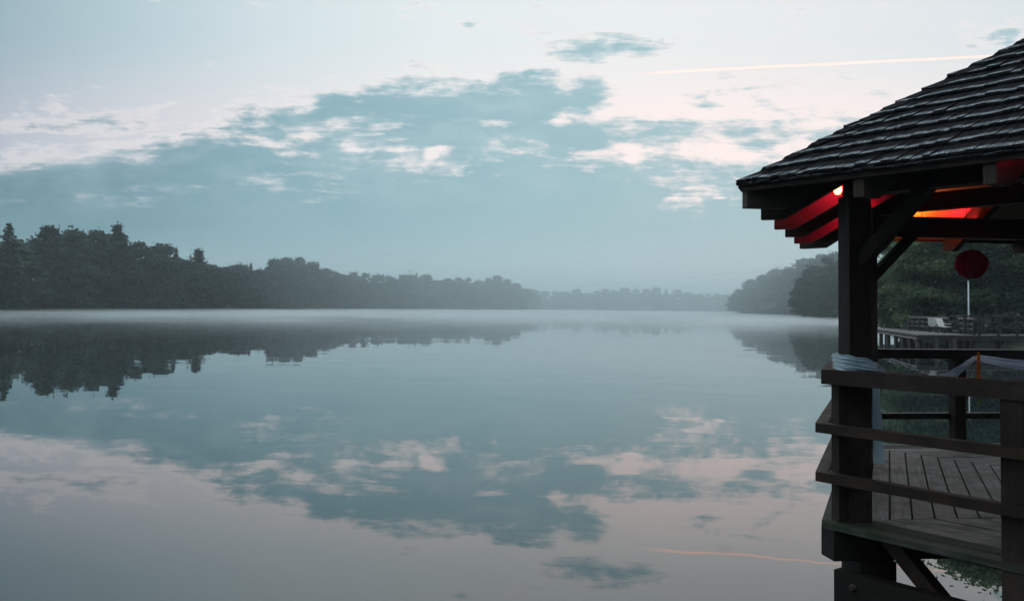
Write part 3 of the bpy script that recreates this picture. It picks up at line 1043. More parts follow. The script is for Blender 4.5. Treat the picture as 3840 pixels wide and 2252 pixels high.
TREES = [(-118.8, 212, 21.1, 12.5, 'c', 'L1'), (-120.6, 274, 25.8, 12.5, 's', 'L1'), (-115.3, 330, 21.9, 14.0, 's', 'L1'), (-123.4, 330, 23.0, 8.6, 'c', 'L1'), (-108.0, 372, 19.7, 7.4, 'c', 'L1'), (-131.6, 280, 24.4, 6.2, 'c', 'L1'), (-95.1, 440, 23.8, 7.8, 'c', 'L1'), (-74.4, 520, 21.0, 7.2, 'c', 'L1'), (-59.4, 560, 23.3, 9.2, 'c', 'L1'), (-69.8, 535, 20.0, 6.3, 'c', 'L1'), (-131.7, 203.7, 18.4, 10.4, 'b', 'L1'), (-129.7, 213.0, 18.8, 11.5, 'b', 'L1'), (-128.2, 222.3, 19.4, 8.3, 'b', 'L1'), (-122.7, 224.5, 19.7, 10.2, 'b', 'L1'), (-124.9, 241.9, 22.1, 9.7, 'b', 'L1'), (-123.5, 253.0, 22.3, 10.0, 'b', 'L1'), (-124.3, 269.1, 22.7, 9.1, 'b', 'L1'), (-121.3, 276.3, 22.4, 8.5, 'b', 'L1'), (-120.1, 289.1, 21.3, 10.1, 'b', 'L1'), (-119.4, 305.8, 21.7, 11.0, 'b', 'L1'), (-117.6, 322.3, 17.7, 11.3, 'b', 'L1'), (-115.9, 340.3, 16.3, 11.3, 'b', 'L1'), (-113.8, 355.5, 16.1, 8.7, 'b', 'L1'), (-110.2, 367.1, 17.6, 11.3, 'b', 'L1'), (-107.8, 383.5, 16.9, 9.2, 'b', 'L1'), (-106.0, 399.8, 21.4, 8.2, 'b', 'L1'), (-102.8, 409.9, 23.0, 8.0, 'b', 'L1'), (-99.7, 421.7, 23.3, 9.0, 'b', 'L1'), (-96.3, 435.2, 22.8, 9.1, 'b', 'L1'), (-91.8, 442.9, 19.8, 8.1, 'b', 'L1'), (-87.8, 455.8, 18.4, 10.5, 'b', 'L1'), (-83.9, 475.8, 18.9, 10.7, 'b', 'L1'), (-79.7, 489.6, 19.5, 8.0, 'b', 'L1'), (-75.1, 504.8, 19.3, 11.2, 'b', 'L1'), (-69.1, 518.4, 17.9, 11.1, 'b', 'L1'), (-64.2, 536.4, 19.8, 9.2, 'b', 'L1'), (-59.4, 549.0, 20.9, 8.3, 'b', 'L1'), (-53.7, 560.8, 21.0, 10.9, 'b', 'L1'), (-47.9, 572.1, 18.7, 8.3, 'b', 'L1'), (-41.8, 582.9, 20.1, 11.1, 'b', 'L1'), (-34.9, 591.1, 20.4, 9.8, 'b', 'L1'), (-28.9, 600.3, 21.1, 8.5, 'b', 'L1'), (-22.5, 609.1, 19.7, 10.2, 'b', 'L1'), (-16.4, 621.7, 21.1, 8.1, 'b', 'L1'), (-10.4, 630.1, 23.1, 9.3, 'b', 'L1'), (-3.3, 638.2, 21.7, 10.7, 'b', 'L1'), (3.4, 646.3, 19.2, 8.1, 'b', 'L1'), (9.8, 654.6, 15.3, 9.6, 'b', 'L1'), (-143.1, 220.4, 19.0, 9.8, 'b', 'L2'), (-135.8, 221.6, 19.6, 8.9, 'b', 'L2'), (-133.6, 231.1, 18.9, 9.2, 'b', 'L2'), (-135.2, 248.2, 21.3, 9.2, 'b', 'L2'), (-132.5, 257.8, 22.7, 8.7, 'b', 'L2'), (-129.1, 267.3, 22.1, 10.4, 'b', 'L2'), (-130.0, 287.8, 23.9, 9.3, 'b', 'L2'), (-128.0, 301.6, 22.2, 9.4, 'c', 'L2'), (-125.9, 317.1, 20.8, 10.3, 'c', 'L2'), (-124.8, 337.6, 19.4, 10.2, 'b', 'L2'), (-123.0, 355.6, 15.9, 8.6, 'b', 'L2'), (-120.3, 369.8, 15.3, 8.8, 'b', 'L2'), (-115.6, 380.9, 18.5, 10.3, 'b', 'L2'), (-112.0, 399.2, 15.9, 10.4, 'b', 'L2'), (-107.7, 415.9, 21.4, 9.8, 'b', 'L2'), (-103.0, 432.1, 22.5, 10.5, 'b', 'L2'), (-99.0, 455.0, 22.1, 10.9, 'c', 'L2'), (-94.2, 472.9, 19.2, 8.4, 'b', 'L2'), (-88.8, 481.4, 17.6, 8.0, 'b', 'L2'), (-83.4, 494.7, 17.8, 10.3, 'b', 'L2'), (-77.9, 514.2, 17.0, 9.5, 'b', 'L2'), (-73.2, 534.5, 18.9, 7.8, 'b', 'L2'), (-67.8, 546.3, 17.7, 8.3, 'b', 'L2'), (-62.4, 559.7, 20.1, 7.8, 'b', 'L2'), (-55.4, 567.3, 20.5, 10.6, 'b', 'L2'), (-48.3, 586.0, 18.1, 9.5, 'b', 'L2'), (-40.8, 597.1, 18.6, 9.7, 'b', 'L2'), (-33.7, 612.6, 19.8, 8.9, 'b', 'L2'), (-26.0, 624.9, 19.0, 10.6, 'c', 'L2'), (-18.1, 632.7, 20.2, 7.8, 'b', 'L2'), (-11.0, 641.1, 20.0, 9.4, 'b', 'L2'), (-2.7, 658.7, 20.8, 10.4, 'c', 'L2'), (5.8, 667.4, 19.6, 8.9, 'c', 'L2'), (21.0, 805.3, 17.2, 13.1, 'b', 'F'), (30.1, 814.3, 17.1, 12.4, 'b', 'F'), (38.3, 805.3, 16.8, 12.2, 'b', 'F'), (46.9, 795.6, 16.6, 14.0, 'b', 'F'), (58.2, 807.2, 18.7, 16.0, 'b', 'F'), (69.6, 828.9, 15.7, 12.5, 'b', 'F'), (76.7, 813.8, 17.7, 11.8, 'b', 'F'), (83.1, 800.0, 18.4, 10.5, 'b', 'F'), (92.0, 809.7, 17.7, 12.0, 'b', 'F'), (102.6, 816.4, 20.5, 15.9, 'b', 'F'), (114.0, 821.3, 19.7, 15.1, 'b', 'F'), (121.9, 812.4, 19.4, 11.7, 'b', 'F'), (128.2, 799.8, 20.4, 11.9, 'b', 'F'), (137.5, 801.7, 20.3, 13.8, 'c', 'F'), (151.8, 824.5, 18.7, 15.4, 'b', 'F'), (160.4, 820.4, 17.1, 12.1, 'b', 'F'), (168.6, 814.5, 14.6, 14.6, 'b', 'F'), (176.6, 804.4, 13.1, 14.6, 'b', 'F'), (183.1, 790.1, 12.6, 13.5, 'b', 'F'), (200.9, 825.5, 14.5, 13.5, 'b', 'F'), (207.7, 813.8, 12.9, 14.3, 'c', 'F'), (165.5, 780, 18.3, 6.0, 'n', 'F'), (131.9, 518.9, 14.3, 10.3, 'b', 'R'), (132.4, 496.6, 18.0, 10.1, 'b', 'R'), (132.9, 473.7, 19.7, 11.2, 'b', 'R'), (131.8, 447.1, 20.0, 9.9, 'b', 'R'), (130.6, 423.3, 20.9, 9.4, 'b', 'R'), (129.7, 400.0, 22.6, 10.8, 'b', 'R'), (127.5, 374.1, 23.3, 9.9, 'b', 'R'), (125.9, 350.3, 23.5, 11.3, 'b', 'R'), (125.2, 330, 22.2, 10.3, 'b', 'R'), (138.9, 523.7, 20.4, 10.3, 'b', 'R'), (139.1, 498.9, 21.7, 9.6, 'b', 'R'), (139.5, 475.0, 23.3, 11.1, 'b', 'R'), (138.2, 447.0, 23.7, 9.7, 'b', 'R'), (137.4, 421.4, 25.2, 11.0, 'b', 'R'), (135.3, 394.2, 26.1, 9.3, 'b', 'R'), (134.2, 370.6, 25.4, 11.5, 'b', 'R'), (136.2, 355, 25.3, 10.8, 'b', 'R'), (94.4, 292, 10.1, 7.4, 'b', 'M'), (99.4, 298, 16.9, 9.7, 'b', 'M'), (101.9, 290, 19.3, 10.3, 'b', 'M'), (104.1, 282, 18.3, 10.0, 'b', 'M'), (104.5, 270, 16.9, 10.4, 'b', 'M'), (43.5, 84, 21.6, 12.0, 'g', 'N'), (44.0, 92, 14.5, 9.0, 'g', 'N'), (38.2, 88, 10.3, 6.8, 'g', 'N'), (49.5, 88, 19.5, 14.0, 'g', 'N'), (50.5, 80, 18.5, 14.2, 'g', 'N'), (37.5, 80, 11.3, 7.1, 'g', 'N'), (41.6, 78, 10.6, 7.6, 'g', 'N')]


def plant(kind, x, y, ztop, w, name, label, group, idx=None, gz_=0.3):
    pr = PROTO[kind]
    crown, trunk = pr[random.randrange(len(pr)) if idx is None else idx % len(pr)]
    root = empty(name, (x, y, gz_), random.uniform(0, 6.28))
    h = ztop - gz_
    root.scale = (w / PW * 1.15, w / PW * random.uniform(1.1, 1.25), h / PH)
    for nm, me in (('crown', crown), ('trunk', trunk)):
        o = bpy.data.objects.new(nm, me)
        C.objects.link(o)
        o.parent = root
    tag(root, label, 'tree', group)
    return root


ci = 0
SPECIAL = {
    (-118.8, 212): 'tall dark spruce at the far left edge, its top above all its neighbours',
    (-120.6, 274): 'dark pyramid-shaped tree standing above the left wood, to the right of the tallest spruce',
    (-115.3, 330): 'pointed leafy tree standing alone before the dip in the left treeline',
    (-123.4, 330): 'narrow spruce with a thin spike just left of the pointed leafy tree',
    (-108.0, 372): 'small leaning conifer in the gap left of the rounded dome of trees',
    (-131.6, 280): 'thin spire-topped conifer poking out of the dark left wood',
    (-95.1, 440): 'dark spruce on the right shoulder of the rounded dome of trees',
    (-74.4, 520): 'slim spruce spike in the middle of the hazy left shore wood',
    (-59.4, 560): 'broad conifer clump highest in the hazy middle stretch of wood',
    (-69.8, 535): 'short spruce spike between the two taller conifers of the hazy stretch',
    (165.5, 780): 'lone sparse pine with open branches near the end of the far shore',
    (94.4, 292): 'low bush-like tree at the waterline in front of the misty right headland',
}
for (x, y, zt, w, kd, zone) in TREES:
    px = 1920 + F_PX * x / y
    key = (x, y)
    grp = None
    if key in SPECIAL:
        lab = SPECIAL[key]
    elif zone == 'L1':
        if px < 800:
            lab, grp = 'tall dark broadleaf tree in the front of the left shore wood', 'front trees of the dark left wood'
        elif px < 1230:
            lab, grp = 'round broadleaf tree in the dome-shaped rise of the left shore', 'trees of the dome on the left shore'
        elif px < 1700:
            lab, grp = 'hazy grey-green tree in the low middle stretch of the shore', 'front trees of the hazy middle shore'
        else:
            lab, grp = 'pale hazy tree in the rounded end of the left wood', 'trees at the end of the left wood'
    elif zone == 'L2':
        lab, grp = 'tree in the row behind the left shore front, only its top showing', 'trees behind the left shore front'
    elif zone == 'F':
        lab, grp = 'very pale misty tree of the farthest shore across the lake', 'trees of the far shore'
    elif zone == 'R':
        lab, grp = 'misty tree on the wooded headland left of the gazebo post', 'trees of the right headland'
    elif zone == 'M':
        lab, grp = 'dark leafy tree overhanging the water in front of the misty headland', 'trees before the right headland'
    else:
        lab, grp = 'large leafy green tree behind the dock, seen through the gazebo', 'large trees behind the dock'
    kk = kd
    if zone == 'F' and kd == 'b':
        kk = 'f'
        w *= 0.9
    name = {'c': 'spruce_tree', 'n': 'pine_tree'}.get(kd, 'broadleaf_tree')
    if zone == 'N':
        NEARL = {
            (43.5, 84): 'tallest green tree behind the dock, right above the pale pole',
            (38.2, 88): 'low green tree at the water on the left end behind the dock',
            (37.5, 80): 'short bushy tree directly behind the left dock railing',
            (41.6, 78): 'short bushy tree behind the walkway railing',
            (44.0, 92): 'green tree seen between the brace and the red paper ball',
        }
        if key in NEARL:
            lab, grp = NEARL[key], None
    if zone in ('L1', 'L2', 'F', 'R') and key not in SPECIAL:
        zt += random.choice((-0.6, -0.3, 0.0, 0.2, 0.5))
        w *= {'L1': 1.15, 'L2': 1.25, 'R': 1.25, 'F': 1.0}[zone]
        if -90 < px < 100:
            zt -= 4.5
    plant(kk, x, y, zt, w, name, lab, grp, ci)
    ci += 1

for i in range(34):
    x = 14 + i * 6.4 + random.uniform(-2, 2)
    plant('f', x, 838 + random.uniform(-5, 10), random.uniform(14.0, 17.5), random.uniform(9, 13), 'broadleaf_tree',
          'very pale misty tree of the farthest shore across the lake', 'trees of the far shore', i)

for i in range(34):
    f = i / 33
    pts_ = SHORE[3:11]
    q = f * (len(pts_) - 1)
    a_ = int(min(q, len(pts_) - 2))
    p_ = Vector((*pts_[a_], 0)).lerp(Vector((*pts_[a_ + 1], 0)), q - a_)
    o_ = (p_ - cen).normalized() * random.uniform(27, 36)
    plant('f', p_.x + o_.x, p_.y + o_.y, (random.uniform(18, 20) if i < 14 else random.uniform(15.5, 17.5)), random.uniform(12, 16), 'broadleaf_tree',
          'tree deep inside the left wood, seen only through gaps between the front trees', 'trees deep in the left wood', i, 0.6)

# low bushes leaning over the waterline
shrubP = []
for i in range(4):
    P_, N_, s, lob = broad(3.2, 5.0, 1100, 14, 0.22, 'b', 0.0)
    shrubP.append(leaf_mesh('shrub', P_, N_, s, MT['leaf']))


def shore_pt(a, b_, f):
    return Vector((*SHORE[a], 0)).lerp(Vector((*SHORE[b_], 0)), f)


def shrubs(i0, i1, step, lab, grp, zs=(0.7, 1.4)):
    for i in range(i0, i1):
        L = (Vector((*SHORE[i + 1], 0)) - Vector((*SHORE[i], 0))).length
        n_ = max(1, int(L / step))
        for j in range(n_):
            p = shore_pt(i, i + 1, (j + random.uniform(0.1, 0.9)) / n_)
            o = bpy.data.objects.new('shrub', random.choice(shrubP))
            C.objects.link(o)
            out = (p - cen).normalized() * random.uniform(0.3, 2.0)
            o.location = (p.x + out.x, p.y + out.y, 0.05)
            s = random.uniform(0.8, 1.5)
            o.scale = (s, s, random.uniform(*zs))
            o.rotation_euler = (0, 0, random.uniform(0, 6.28))
            tag(o, lab, 'bush', grp)


shrubs(1, 4, 5.5, 'low dark bush at the foot of the left wood by the water', 'bushes along the left shore')
shrubs(4, 9, 8, 'low hazy bush at the waterline of the middle shore', 'bushes along the middle shore')
shrubs(9, 15, 9, 'pale misty bush at the waterline of the far shore', 'bushes along the far shore', (1.2, 2.0))
shrubs(19, 24, 8, 'low misty bush at the waterline of the right headland', 'bushes along the right headland')
shrubs(25, 29, 5, 'low green bush on the bank behind the dock', 'bushes behind the dock', (0.5, 0.9))

# ------------------------------------------------------------------ far mast and overhead cable
mr = empty('lattice_mast', (-79.5, 700, 0.5))
tag(mr, 'thin lattice mast rising just above the hazy treeline', 'mast')
mb = MB()
for sx in (-1, 1):
    for sy in (-1, 1):
        mb.tube([(sx * 1.2, sy * 1.2, 0), (sx * 0.25, sy * 0.25, 30.4)], [0.1, 0.07], 5)
for j in range(14):
    a, b_ = 1.2 - 0.95 * j / 14, 1.2 - 0.95 * (j + 1) / 14
    z0, z1 = 30.4 * j / 14, 30.4 * (j + 1) / 14
    mb.tube([(-a, -a, z0), (b_, -b_, z1)], 0.05, 4)
    mb.tube([(a, a, z0), (-b_, b_, z1)], 0.05, 4)
    mb.tube([(a, -a, z0), (b_, b_, z1)], 0.05, 4)
    mb.tube([(-a, a, z0), (-b_, -b_, z1)], 0.05, 4)
mb.build('tower', MT['wire'], mr)
mb = MB()
mb.bar((-2.4, 0, 27), (2.4, 0, 27), 0.2, 0.2)
mb.bar((-1.8, 0, 29), (1.8, 0, 29), 0.2, 0.2)
mb.build('cross_arm', MT['wire'], mr)
mb = MB()
a, b_ = Vector((-40, 900, 18)), Vector((178, 588, 30))
pth = []
for j in range(25):
    f = j / 24
    p = a.lerp(b_, f)
    p.z -= 4 * 3.0 * f * (1 - f) - 0.5
    pth.append(p)
mb.tube(pth, 0.07, 5)
cb = mb.build('overhead_cable', MT['wire'])
tag(cb, 'faint overhead power cable crossing the sky above the far shore', 'cable')

# ------------------------------------------------------------------ dock beyond the gazebo
dk = empty('dock', (26, 60, 0))
tag(dk, 'grey wooden dock on dark piles in front of the near trees', 'dock')
D0 = Vector((26, 60, 0))
ZT = 1.1
fl, bl, br, fr = Vector((24.84, 55.0, 0)), Vector((30.1, 76.0, 0)), Vector((31.4, 75.6, 0)), Vector((28.6, 55.6, 0))


def loc(p, z):
    return Vector((p.x - D0.x, p.y - D0.y, z))


mb = MB()
nb = 90
for j in range(nb):
    f0, f1 = j / nb, (j + 0.93) / nb
    q = [fl.lerp(bl, f0), fr.lerp(br, f0), fr.lerp(br, f1), fl.lerp(bl, f1)]
    mb.hexa([loc(p, ZT - 0.05) for p in q] + [loc(p, ZT + random.uniform(-0.003, 0.003)) for p in q])
mb.build('decking', MT['dock'], dk)
mb = MB()
mb.bar(loc(fl, 1.0), loc(bl, 1.0), 0.1, 0.08)
mb.build('edge_beam', MT['docktim'], dk)
mb = MB()
mb.bar(loc(fl, 0.86) + Vector((-0.1, 0, 0)), loc(bl, 0.86) + Vector((-0.1, 0, 0)), 0.09, 0.09)
mb.build('edge_beam', MT['dockrail'], dk)
mb = MB()
mb.bar(loc(fl, 0.90), loc(fr, 0.90) + Vector((0.2, 0.03, 0)), 0.12, 0.3)
mb.build('edge_beam', MT['docktim'], dk)
for j in range(22):
    p = fl.lerp(bl, (j + 0.5) / 22)
    mb = MB()
    c = loc(p, 0)
    mb.box((c.x - 0.12, c.y - 0.06, 0.78), (c.x + 0.12, c.y + 0.06, 0.975))
    mb.build('joist_end', MT['docktim'], dk)
for j, f in enumerate((0.01, 0.12, 0.24, 0.37, 0.52, 0.68, 0.85, 0.99)):
    p = fl.lerp(bl, f)
    mb = MB()
    mb.tube([loc(p, -1.6), loc(p, 0.9)], [0.15, 0.14], 12)
    mb.build('pile', MT['docktim'], dk, smooth=True)
    p = fr.lerp(br, f)
    mb = MB()
    mb.tube([loc(p, -1.6), loc(p, 0.95)], [0.15, 0.14], 12)
    mb.build('pile', MT['docktim'], dk, smooth=True)
for f in (0.3, 0.62):
    p = fl.lerp(fr, f)
    mb = MB()
    mb.tube([loc(p, -1.6), loc(p, 0.9)], [0.15, 0.14], 12)
    mb.build('pile', MT['docktim'], dk, smooth=True)


def railing(name, p, q, label, n_posts, hgt=1.0, capw=0.13, cap_mat='dockrail', mids=(0.36, 0.68)):
    r = empty(name, (*p.xy, ZT))
    tag(r, label, 'railing')
    d = Vector((q.x - p.x, q.y - p.y, 0))
    for j in range(n_posts):
        c = d * (j / (n_posts - 1))
        mb = MB()
        s = 0.065
        mb.box((c.x - s, c.y - s, -0.35), (c.x + s, c.y + s, hgt - 0.05))
        mb.build('rail_post', MT['docktim'], r)
    for z in mids:
        mb = MB()
        mb.bar(Vector((0, 0, z)), d + Vector((0, 0, z)), 0.05, 0.055)
        mb.build('rail', MT[cap_mat], r)
    mb = MB()
    e = d.normalized() * 0.1
    mb.bar(-e + Vector((0, 0, hgt)), d + e + Vector((0, 0, hgt)), capw, 0.1)
    mb.build('handrail', MT[cap_mat], r)
    return r


railing('dock_railing', Vector((29.45, 66.6, 0)), Vector((29.6, 61.2, 0)), 'long pale-topped railing of the dock behind the white chairs', 8)
railing('dock_railing', Vector((29.15, 58.6, 0)), Vector((28.7, 55.9, 0)), 'short pale-topped railing of the dock below the pale pole', 4)

# dark walkway leading off to the bank
wk = empty('walkway', (29, 57, 0))
tag(wk, 'dark wooden walkway leading right from the dock to the bank', 'walkway')
wa, wb = Vector((28.75, 55.6, 0)), Vector((41.0, 60.5, 0))
mb = MB()
dd = (wb - wa)
nrm = Vector((-dd.y, dd.x, 0)).normalized() * 1.5
for j in range(70):
    f0, f1 = j / 70, (j + 0.92) / 70
    q = [wa + dd * f0, wa + dd * f1, wa + dd * f1 + nrm, wa + dd * f0 + nrm]
    mb.hexa([Vector((p.x - 29, p.y - 57, 1.05)) for p in q] + [Vector((p.x - 29, p.y - 57, 1.1)) for p in q])
mb.build('decking', MT['dock'], wk)
mb = MB()
mb.bar(wa + Vector((-29, -57, 0.92)), wb + Vector((-29, -57, 0.92)), 0.1, 0.25)
mb.build('edge_beam', MT['docktim'], wk)
for j in range(6):
    p = wa + dd * (j / 5.0) + nrm * 0.5
    mb = MB()
    mb.tube([(p.x - 29, p.y - 57, -1.6), (p.x - 29, p.y - 57, 1.04)], [0.15, 0.14], 12)
    mb.build('pile', MT['docktim'], wk, smooth=True)
railing('walkway_railing', wa + dd * 0.01, wb, 'dark railing along the walkway from the dock to the bank', 9, 1.15, 0.09, 'docktim', (0.4, 0.75))
railing('walkway_railing', wa + dd * 0.05 + nrm, wb + nrm, 'dark railing on the bank side of the walkway', 9, 1.15, 0.09, 'docktim', (0.4, 0.75))

# pole
pr = empty('lamp_pole', (30.6, 60.3, ZT))
tag(pr, 'slim pale metal pole standing behind the dock railing', 'pole')
mb = MB()
mb.tube([(0, 0, 0.0), (0, 0, 0.5), (0, 0, 3.42)], [0.055, 0.05, 0.042], 12)
mb.build('shaft', MT['pole'], pr, smooth=True)
mb = MB()
mb.tube([(0, 0, 3.42), (0, 0, 3.46), (0, 0, 3.5)], [0.06, 0.06, 0.02], 12)
mb.build('cap', MT['pole'], pr)


def chair(x, y, rz, label, w):
    r = empty('slatted_chair', (x, y, ZT), rz)
    tag(r, label, 'chair', 'white slatted chairs on the dock')
    mb = MB()
    for j in range(5):
        yy = -0.22 + j * 0.1
        mb.bar((-w / 2, yy, 0.42 + 0.012 * j), (w / 2, yy, 0.42 + 0.012 * j), 0.075, 0.022)
    mb.build('seat', MT['white'], r)
    mb = MB()
    for j in range(6):
        z = 0.52 + j * 0.085
        mb.bar((-w / 2, 0.24 + 0.035 * j, z), (w / 2, 0.24 + 0.035 * j, z), 0.022, 0.066, (0, 0.35, 1))
    mb.build('backrest', MT['white'], r)
    for sx in (-1, 1):
        for (y0, z1) in ((-0.22, 0.41), (0.24, 0.50)):
            mb = MB()
            mb.bar((sx * (w / 2 - 0.04), y0, 0), (sx * (w / 2 - 0.04), y0, z1), 0.045, 0.045, (0, 1, 0))
            mb.build('leg', MT['docktim'], r)
        mb = MB()
        mb.bar((sx * (w / 2 + 0.01), -0.25, 0.62), (sx * (w / 2 + 0.01), 0.30, 0.62), 0.05, 0.025)
        mb.build('armrest', MT['white'], r)


chair(28.75, 61.5, 2.6, 'narrower white slatted chair turned away, left of the other chair', 0.50)
chair(28.35, 59.0, 0.5, 'wider white slatted chair facing the lake in front of the dock railing', 0.66)

# ------------------------------------------------------------------ things in the gazebo
def gw(p):
    """gazebo-local point to world"""
    c, s = math.cos(PHI), math.sin(PHI)
    return Vector((GC.x + p.x * c - p.y * s, GC.y + p.x * s + p.y * c, p.z))


# crimson paper ball
pb = empty('paper_ball', (4.64, 9.08, 2.985))
tag(pb, 'crimson paper ball hanging from a beam inside the gazebo', 'paper ball')
mb = MB()
nseg, nring = 72, 26
rows = []
ph = [random.uniform(0.9, 1.05) for _ in range(nseg)]
for i in range(nring + 1):
    th = math.pi * i / nring
    row = []
    for j in range(nseg + 1):
        a = 2 * math.pi * j / nseg
        fl_ = (1.0 if j % 2 == 0 else 0.86) * ph[j % nseg] * (1 + 0.03 * math.sin(5 * th + j))
        r = 0.150 * (1 - (1 - fl_) * max(math.sin(th), 0.0) ** 0.5)
        row.append((r * math.sin(th) * math.cos(a), r * math.sin(th) * math.sin(a), 0.96 * r * math.cos(th)))
    rows.append(row)
mb.grid(rows)
mb.build('paper_petals', MT['tissue'], pb)
mb = MB()
mb.tube([(0, 0, 0.135), (0, 0, 0.585)], 0.0025, 5)
mb.build('string', MT['wire'], pb)


def ribbon(path, width, across, mb, folds=3, depth=0.02, nu=14):
    """a gathered strip of cloth: path points, width per point, across-vector"""
    path = [Vector(p) for p in path]
    rows = []
    n_ = len(path)
    ph_ = [random.uniform(0, 6) for _ in range(4)]
    fr_ = [random.uniform(0.7, 1.3) for _ in range(4)]
    for i, p in enumerate(path):
        d = (path[min(i + 1, n_ - 1)] - path[max(i - 1, 0)]).normalized()
        ac = Vector(across[i] if isinstance(across, list) else across)
        ac = (ac - d * ac.dot(d)).normalized()
        nn_ = d.cross(ac)
        w = width[i] if hasattr(width, '__len__') else width
        row = []
        for j in range(nu + 1):
            s = j / nu - 0.5
            q = i / max(n_ - 1, 1)
            f = (0.55 * math.sin(s * folds * 6.283 * fr_[0] + ph_[0] + 3.0 * q * fr_[1]) + 0.35 * math.sin(s * folds * 11.5 * fr_[2] + ph_[1] - 5.0 * q)
                 + 0.4 * math.sin(s * 4.0 + q * 14.0 * fr_[3] + ph_[2])) * depth * (0.7 + 0.5 * math.sin(q * 9.0 + ph_[3]))
            row.append(p + ac * (s * w) + nn_ * f)
        rows.append(row)
    mb.grid(rows)


def interp_path(pts, n_):
    pts = [Vector(p) for p in pts]
    out = []
    m_ = len(pts) - 1
    for i in range(n_):
        t = i / (n_ - 1) * m_
        k_ = min(int(t), m_ - 1)
        f = t - k_
        p0, p1, p2, p3 = pts[max(k_ - 1, 0)], pts[k_], pts[k_ + 1], pts[min(k_ + 2, m_)]
        out.append(0.5 * ((2 * p1) + (-p0 + p2) * f + (2 * p0 - 5 * p1 + 4 * p2 - p3) * f * f + (-p0 + 3 * p1 - 3 * p2 + p3) * f ** 3))
    return out


# pale blue cloth wound round the corner post and laid over the handrail
P1 = gw(vx(R_POST, 0, 0))
fd = empty('cloth_drape', (P1.x, P1.y, 2.08))
tag(fd, 'pale blue gauzy cloth wound round the corner post, one end hanging down', 'cloth')


def fdl(x, y, z):
    return Vector((x - P1.x, y - P1.y, z - 2.08))


mb = MB()
wrap = interp_path([fdl(P1.x - 0.085, P1.y + 0.22, 2.12), fdl(P1.x - 0.135, P1.y + 0.02, 2.135), fdl(P1.x - 0.12, P1.y - 0.11, 2.13),
                    fdl(P1.x + 0.0, P1.y - 0.135, 2.118), fdl(P1.x + 0.10, P1.y - 0.125, 2.10), fdl(P1.x + 0.155, P1.y - 0.03, 2.088)], 30)
ribbon(wrap, [0.035 + 0.085 * math.sin((1 - i / 29) ** 0.8 * math.pi * 0.62) * (1 + 0.12 * math.sin(i * 1.1)) for i in range(30)], (0, 0, 1), mb, 3.3, 0.011, 28)
mb.build('wrap', MT['tulle'], fd, smooth=True)
mb = MB()
tail = interp_path([fdl(P1.x + 0.13, P1.y - 0.06, 2.10), fdl(P1.x + 0.165, P1.y + 0.02, 2.04), fdl(P1.x + 0.165, P1.y + 0.03, 1.85),
                    fdl(P1.x + 0.178, P1.y + 0.03, 1.62), fdl(P1.x + 0.185, P1.y + 0.03, 1.40)], 26)
ribbon(tail, [0.03 + 0.06 * (i / 25) * (1 + 0.1 * math.sin(i * 0.9)) for i in range(26)], (1, 0.1, 0), mb, 3.2, 0.010, 28)
mb.build('hanging_end', MT['tulle'], fd, smooth=True)

# lilac swags tied under the far handrail
P2 = gw(vx(R_POST, 1, 0))
P3 = gw(vx(R_POST, 2, 0))
K = Vector((5.17, 10.05, 2.0))
sw = empty('cloth_swag', K)
tag(sw, 'pale lilac gauze swags gathered at one knot under the far handrail', 'cloth')
mb = MB()
p0 = P2 + Vector((0.08, -0.03, 1.93))
pth = interp_path([p0 - K, Vector((4.16, 10.0, 1.76)) - K, Vector((4.5, 10.02, 1.70)) - K, Vector((4.80, 10.04, 1.74)) - K, Vector((5.0, 10.05, 1.87)) - K, Vector((0, 0, 0))], 40)
ribbon(pth, [0.05 + 0.11 * math.sin(min(i / 39, 1) * math.pi) ** 0.8 for i in range(40)], (0.1, -0.35, 1), mb, 2.6, 0.02)
mb.build('swag', MT['tulle2'], sw, smooth=True)
mb = MB()
pth = interp_path([Vector((0, 0, 0)), Vector((5.6, 10.07, 1.93)) - K, Vector((6.1, 10.13, 1.895)) - K, Vector((6.7, 10.2, 1.93)) - K, P3 + Vector((-0.12, -0.04, 2.03)) - K], 40)
ribbon(pth, [0.04 + 0.085 * math.sin(i / 39 * math.pi) ** 0.5 for i in range(40)], (0.0, -0.3, 1), mb, 2.6, 0.02)
mb.build('swag', MT['tulle2'], sw, smooth=True)

ts = empty('streamer', (5.17, 9.98, 2.03))
tag(ts, 'orange crepe streamer with a lime green tip hanging at the swag knot', 'streamer')
mb = MB()
for j in range(7):
    a = j * 0.9
    o_ = Vector((0.013 * math.cos(a), 0.013 * math.sin(a), 0))
    pth = [o_ * (0.5 + i / 8) + Vector((0.004 * math.sin(i * 1.7 + j), 0.004 * math.cos(i * 2.1 + j), 0.03 - i * 0.038)) for i in range(13)]
    ribbon(pth, 0.017, (math.cos(a + 1.2), math.sin(a + 1.2), 0), mb, 1, 0.004, 4)
mb.build('ribbon', MT['orange'], ts, smooth=True)
mb = MB()
for j in range(5):
    a = j * 1.3
    pth = [Vector((0.012 * math.cos(a) * i / 3, 0.012 * math.sin(a) * i / 3, -0.43 - i * 0.03)) for i in range(5)]
    ribbon(pth, [0.012, 0.022, 0.026, 0.02, 0.006], (math.cos(a + 1.5), math.sin(a + 1.5), 0), mb, 0.5, 0.003, 4)
mb.build('leaf_tip', MT['lime'], ts, smooth=True)

